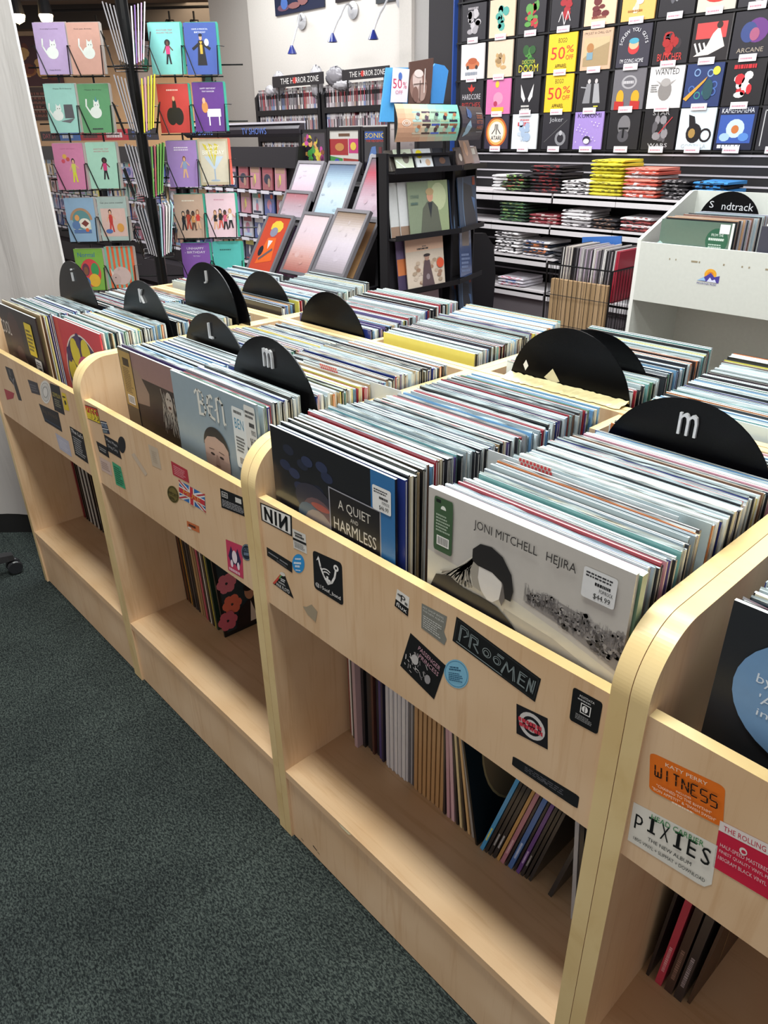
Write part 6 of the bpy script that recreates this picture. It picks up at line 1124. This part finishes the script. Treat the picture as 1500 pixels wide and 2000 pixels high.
# slatwall and shelves
mb = MB(); mb.box((0, 0, 0), (3.2, .02, 1.33), M('#19171a', .5)); o = mb.build('slatwall'); o.location = (-4.1, 4.975, 0); SW = o
tag(o, 'black slatwall with pale grooves behind the folded shirts', 'wall panel')
mb = MB()
for z in (1.315, 1.25, 1.185, 1.12, .94, .86, .70, .62, .45, .37): mb.box((0, -.006, z-.006), (3.2, .001, z+.006), M('#b4b0b6', .35))
mb.build('slat_groove', SW)
SX = [-4.37, -3.78, -3.19, -2.585, -2.03, -1.475]; SZ = [1.05, .82, .565, .30]; SHM = M('#d9d4d6', .5)
for zi, z in enumerate(SZ):
    for xi in range(6):
        if xi < 1: continue
        mb = MB(); mb.box((0, 0, -.034), (.585 if xi < 3 else .55, .40, -.016), SHM); mb.box((0, 0, -.07), (.585 if xi < 3 else .55, .012, 0), SHM); mb.box((0, .012, -.016), (.585 if xi < 3 else .55, .4, -.004), SHM); o = mb.build('shelf_board'); o.location = (SX[xi], 4.55, z)
        tag(o, f'white shelf, {["top", "second", "third", "lowest"][zi]} tier, {["", "first", "second", "third", "fourth", "fifth"][xi]} from the left under the shirt boards', 'shelf', None)
mb = MB(); mb.box((-4.2, 4.60, 0), (-.9, 4.97, .24), M('#6e666a', .8)); struct(mb.build('baseboard_back'))
rf = random.Random(31)
def shirt_mesh(c, c2, w=.24, d=.28, t=.024, k=.3):
    mb = MB(); n = 10; m = 8; vs = []; rr = rf
    for i in range(n+1):
        x = w*i/n; ex = min(1, min(i, n-i)/1.5)**.5 if min(i, n-i) < 1.5 else 1
        for j in range(m+1):
            a = math.pi*j/m-math.pi/2
            vs.append((x, d*.05*(1-math.cos(a))*1.0-.012*math.cos(a), t/2+t/2*math.sin(a)*(.5+.5*ex)+rr.uniform(-.002, .002)))
        vs.append((x, d, t*.9)); vs.append((x, d, 0))
    q = m+3; fs = [(i*q+j, (i+1)*q+j, (i+1)*q+j+1, i*q+j+1) for i in range(n) for j in range(m+2)]+[(i*q+m+2, (i+1)*q+m+2, (i+1)*q, i*q) for i in range(n)]
    fs += [tuple(range(q-1, -1, -1)), tuple(range(n*q, n*q+q))]
    base = MB(); ms = [M(c, .85), M(c2, .85)]
    for f_ in fs:
        i = f_[0]//q; mm = ms[1] if (c2 != c and len(f_) == 4 and f_[0] % q < m and rr.random() < k and 0 < i < n-1) else ms[0]
        mb.f.append(f_); mb.m.append(mb.mi(mm))
    mb.v = vs; return mb.mesh('folded_shirt')
def stack(px0, px1, pyb, pyt, cols, what, zi):
    z = SZ[zi]; x0 = at(px0, pyb, y=4.57).x; x1 = at(px1, pyb, y=4.57).x; zt = at((px0+px1)/2, pyt+2, y=4.62).z
    n = max(1, int(round((zt-z)/.025))); n = min(n, 14); n_ = 0
    for i in range(n):
        c, c2 = cols[i % len(cols)]; o = bpy.data.objects.new('folded_shirt', shirt_mesh(c, c2, x1-x0)); COL.objects.link(o)
        o.location = (x0+rf.uniform(-.006, .006), 4.575+rf.uniform(-.005, .01), z+.001+i*.0245); o.rotation_euler = (0, 0, rf.uniform(-.07, .07))
        tag(o, f'folded shirt in the {what} stack, {["top", "second", "third", "lowest"][zi]} shirt shelf', 'folded shirt', f'{what} stack')
K_, Wt = '#1f1c20', '#e2dedf'
stack(962, 990, 362, 335, [(Wt, Wt)], 'plain white left-hand', 0); stack(978, 1026, 363, 340, [(K_, '#7ca058'), ('#3a4c34', '#a83c34')], 'black and green', 0); stack(1034, 1095, 365, 320, [('#221c20', '#8c2c30')], 'dark red and black', 0); stack(1097, 1150, 363, 346, [(Wt, K_)], 'low white and black', 0)
stack(1151, 1212, 367, 309, [('#dcd03c', '#cfc336'), ('#e4d844', '#8c8434')], 'tall yellow', 0); stack(1218, 1284, 364, 326, [('#d05c4c', Wt), ('#e08474', '#d05040'), (Wt, '#b0a8aa')], 'red and white', 0); stack(1292, 1345, 366, 348, [(K_, '#8a8688')], 'low black and grey', 0); stack(1352, 1420, 367, 350, [('#3c8cd0', K_), (K_, '#3c8cd0')], 'low blue and black', 0)
stack(975, 1026, 427, 385, [('#2a3a30', '#5c8c50'), ('#34503c', '#8c9c60')], 'dark green patterned', 1); stack(1034, 1092, 428, 416, [('#7c2c34', '#b8a8a4')], 'low dark red', 1); stack(1096, 1152, 436, 408, [(Wt, '#4c484c'), ('#cfcbce', Wt)], 'white patterned', 1); stack(1156, 1206, 438, 422, [(K_, '#8a6c5c')], 'low black and brown', 1); stack(1210, 1268, 442, 419, [('#8c3c3c', K_), (Wt, '#a85050')], 'red, black and white', 1)
stack(966, 1012, 500, 450, [(Wt, K_), (Wt, '#26242a')], 'white and black striped', 2); stack(1020, 1072, 502, 468, [(Wt, '#3a4c7c'), ('#2c3444', '#d07840')], 'white, navy and orange', 2); stack(1080, 1110, 503, 485, [('#2a282c', '#3a383c')], 'dark lowest-right', 2)
stack(972, 1020, 556, 538, [('#d8d4dc', '#c85c74'), ('#dcd8e0', '#6c8cc0')], 'pale bagged', 3)

# ------------------------------------------------------------------ wire cart with records
xb0, xb1, yb0, yb1 = -1.93, -1.44, 3.62, 4.10; zb1 = .70
r = thing('wire_cart', (xb0, yb0, 0), 'black wire cart full of records left of the white bin', 'wire cart')
def grid(mb, a, b, c, d, n1, n2, rr=.0022):
    a, b, c, d = map(Vector, (a, b, c, d))
    for i in range(n1+1): t = i/n1; mb.tube([a.lerp(b, t), d.lerp(c, t)], rr, WIRE, 4)
    for i in range(n2+1): t = i/n2; mb.tube([a.lerp(d, t), b.lerp(c, t)], rr, WIRE, 4)
wx, wy = xb1-xb0, yb1-yb0
for nm, q in (('front_grid', ((0, 0, .12), (wx, 0, .12), (wx, 0, zb1), (0, 0, zb1))), ('side_grid', ((0, 0, .12), (0, wy, .12), (0, wy, zb1+.03), (0, 0, zb1))), ('side_grid', ((wx, 0, .12), (wx, wy, .12), (wx, wy, zb1), (wx, 0, zb1))), ('rear_grid', ((0, wy, .12), (wx, wy, .12), (wx, wy, zb1), (0, wy, zb1))), ('floor_grid', ((0, 0, .12), (wx, 0, .12), (wx, wy, .12), (0, wy, .12)))):
    mb = MB(); grid(mb, *q, 14, 3 if 'floor' not in nm else 12); mb.build(nm, r)
mb = MB(); mb.tube([(0, 0, zb1), (wx, 0, zb1), (wx, wy, zb1), (0, wy, zb1), (0, 0, zb1)], .005, WIRE, 6)
for a in ((0, 0), (wx, 0), (0, wy), (wx, wy)): mb.tube([(a[0], a[1], .04), (a[0], a[1], zb1)], .006, WIRE, 6)
mb.build('rim', r)
for a in ((0, 0), (wx, 0), (0, wy), (wx, wy)): mb = MB(); mb.T = Matrix.Translation((a[0], a[1], .022)) @ Matrix.Rotation(math.pi/2, 4, 'X'); mb.lathe([(.001, -.01), (.02, -.01), (.02, .01), (.001, .01)], BLACKM, 12); mb.build('wheel', r)
for i in range(10):
    mb = MB(); mb.box((0, 0, 0), (.040, .034, .48), M(['#a58763', '#9c7f5c', '#ab8d6a'][i % 3], .8)); o = mb.build('cardboard_mailer'); o.location = (xb0+.03+i*.0435, yb0+.015, .126); tag(o, 'flat brown cardboard mailer standing in the lower part of the wire cart', 'mailer', 'cardboard mailers in the wire cart')
x = xb0+.05; i = 0
while x < xb1-.02:
    t = rf.choice((.006, .008, .01)); c, n_ = rf.choice([('#b8b4b4', 'pale grey'), ('#d8d4d2', 'white'), ('#2c2a2e', 'black'), ('#6c686c', 'grey'), ('#a898a8', 'lilac grey'), ('#8a8084', 'grey'), ('#1f1d20', 'black'), ('#c8c0b8', 'cream')])
    if x > xb1-.035: c, n_ = '#a8283c', 'crimson'
    STUFF.T = Matrix.Translation((x, yb0+.06, .495)) @ Matrix.Rotation(.04, 4, 'Y'); STUFF.box((0, 0, 0), (t, .315, .315+rf.uniform(-.01, .006)), M(c, .35, 0, 0, .3)); x += t+.003; i += 1
mb = MB(); mb.box((0, 0, 0), (.30, .012, .33), M('#3c6cb4', .4)); o = mb.build('record_sleeve'); o.location = (xb0+.02, yb0+.40, .5); o.rotation_euler = (0, -.1, 0); tag(o, 'blue record sleeve sticking up at the back of the wire cart', 'record')

# ------------------------------------------------------------------ white bin at right
XW, YW, ZW = -.79, 2.70, 1.02; WM = M('#c2c4be', .45); LWD = 1.9
r = thing('white_record_bin', (XW, YW, 0), 'white painted record bin with a small mountain sticker, upper right', 'record bin')
sp_ = [(0, 0), (.5, 0), (.5, 1.215), (.44, 1.215), (0, ZW+.01)]
for x in (0, LWD-.02): mb = MB(); mb.prism(sp_, 'x', x, x+.018, WM, M('#dcdcd8', .4)); mb.build('side_panel', r)
MB().box((.018, .0, .755), (LWD-.02, .016, ZW), WM, M('#d0d2cc', .4)).build('front_panel', r); MB().box((.018, .484, .02), (LWD-.02, .5, 1.215), WM).build('back_panel', r); MB().box((.018, .016, .79), (LWD-.02, .484, .806), WM).build('bin_floor', r)
MB().box((.018, .06, .2), (LWD-.02, .484, .216), WM).build('shelf', r); MB().box((.018, .06, .01), (LWD-.02, .075, .2), WM).build('kick_board', r)
mb = MB(); A = Art(mb, (.315, -.0002, .865), (.105, 0, 0), (0, 0, .075), (0, -1, 0), e=.0003); A.ell(.55, .62, .26, .32, '#d89a2c', 20); A.ell(.55, .6, .14, .18, '#c4742c', 14); A.poly([(.02, .22), (.36, .5), (.56, .72), (.74, .5), (.96, .6), (.96, .18)], '#443a8c'); A.poly([(.44, .2), (.56, .46), (.66, .3), (.78, .38), (.86, .2)], '#c8cbe0'); A.poly([(.02, .22), (.3, .44), (.4, .24)], '#8fb4d8'); A.text('MOUNTAIN MUSIC', .46, .02, .12, '#3c3480', .86); mb.build('sticker', r, label='small mountain and sun sticker')
mb = MB()
for x, w in ((.17, .004), (.2, .004), (.275, .03), (.31, .006), (.42, .007), (.5, .006), (.53, .006), (.6, .012)): mb.box((x, -.0008, .955), (x+w, 0, .962), M('#8c8068', .7))
for k in range(14): mb.box((.63+k*.0085, -.0008, .955-.0005*k), (.634+k*.0085, 0, .966-.0005*k), M('#7c7464', .7))
mb.build('glue_residue', r)
mb = MB(); mb.box((0, 0, 0), (.335, .006, .315), M('#5a6f64', .12, 0, 0, .8)); A = Art(mb, (0, 0, 0), (.335, 0, 0), (0, 0, .315), (0, -1, 0), rough=.15); A.ell(.02, .5, .08, .2, '#a8c4c0', 12); A.rect(.97, 0, 1, 1, '#d8dad4'); A.ell(.8, .76, .15, .165, '#2f5c48', 24); A.text('FROM THE', .8, .82, .035, '#c8d4cc', .16); A.text('~GLOBAL HIT SERIES', .8, .765, .035, '#c8d4cc', .22); A.fine(.7, .9, .67, .73, 2, '#a8bcb0', R); A.rect(.82, .86, .95, .98, '#dcdcdc')
o = mb.build('record_sleeve'); o.location = (XW+.09, YW+.03, .808); tag(o, 'shiny dark green record sleeve at the front of the white bin', 'record')
mb = MB(); mb.box((0, 0, 0), (.335, .006, .312), M('#5c4a3c', .3)); A = Art(mb, (0, 0, 0), (.335, 0, 0), (0, 0, .312), (0, -1, 0)); A.rect(0, 0, .2, 1, '#3c3c48'); A.ell(.75, .75, .05, .07, '#c8a484', 12); A.poly([(.68, .5), (.72, .72), (.8, .72), (.84, .5)], '#2c2422'); A.rect(.2, .4, 1, .5, '#7c6444')
o = mb.build('record_sleeve'); o.location = (XW+.53, YW+.05, .808); tag(o, 'brown record sleeve with a small figure, front right in the white bin', 'record')
wc = ['#c8ccd0', '#d8dcdc', '#a8aab0', '#2a2a2e', '#8c90a0', '#b8906c', '#5c6c88', '#c4a8b0', '#1c1c20', '#9cacb4', '#7c5c50']
NM = ['pale grey', 'white', 'mid grey', 'black', 'blue-grey', 'tan', 'slate blue', 'dusty pink', 'black', 'light blue-grey', 'brown']
for cx_, nme, x0_ in ((0, 'left', .10), (1, 'right', .54)):
    y = YW+.045+.02*cx_
    while y < YW+.40:
        k = rf.randrange(11); t = rf.choice((.005, .006, .008)); STUFF.T = Matrix.Translation((XW+x0_+rf.uniform(-.004, .004), y, .808+rf.uniform(0, .008))); STUFF.box((0, 0, 0), (.325, t, .315), M(wc[k], .3, 0, 0, .4)); y += t+.004
q = at(1432, 374, y=YW+.42)
r = thing('divider_disc', (q.x, YW+.42, q.z-.15), 'black vinyl disc lettered ndtrack in the white bin', 'divider disc')
mb = MB(); n = 48; R0 = .15; th = .003
vs = [(0, -th/2, 0)]+[(R0*math.cos(2*math.pi*k/n), -th/2, R0*math.sin(2*math.pi*k/n)) for k in range(n)]+[(0, th/2, 0)]+[(R0*math.cos(2*math.pi*k/n), th/2, R0*math.sin(2*math.pi*k/n)) for k in range(n)]
mb.add(vs, [(0, 1+k, 1+(k+1) % n) for k in range(n)]+[(n+1, n+2+(k+1) % n, n+2+k) for k in range(n)]+[(1+k, n+2+k, n+2+(k+1) % n, 1+(k+1) % n) for k in range(n)], VINYL); mb.build('vinyl_disc', r)
mb = MB(); A = Art(mb, (-.15, -.003, -.15), (.3, 0, 0), (0, 0, .3), (0, -1, 0), e=.0005); A.text('S', .2, .75, .1, '#b8b8bc', .07); A.text('ndtrack', .62, .73, .11, '#b8b8bc', .5); mb.build('letter', r, label='silver stick-on letters')
MB().box((-.14, .002, -.16), (.14, .005, .0), BLACKM).build('divider_card', r)

STUFF.T = None
tag(STUFF.build('record_sleeves'), 'record sleeves packed edge-on in the farther bin columns, white bin and wire cart', 'records', kind='stuff')
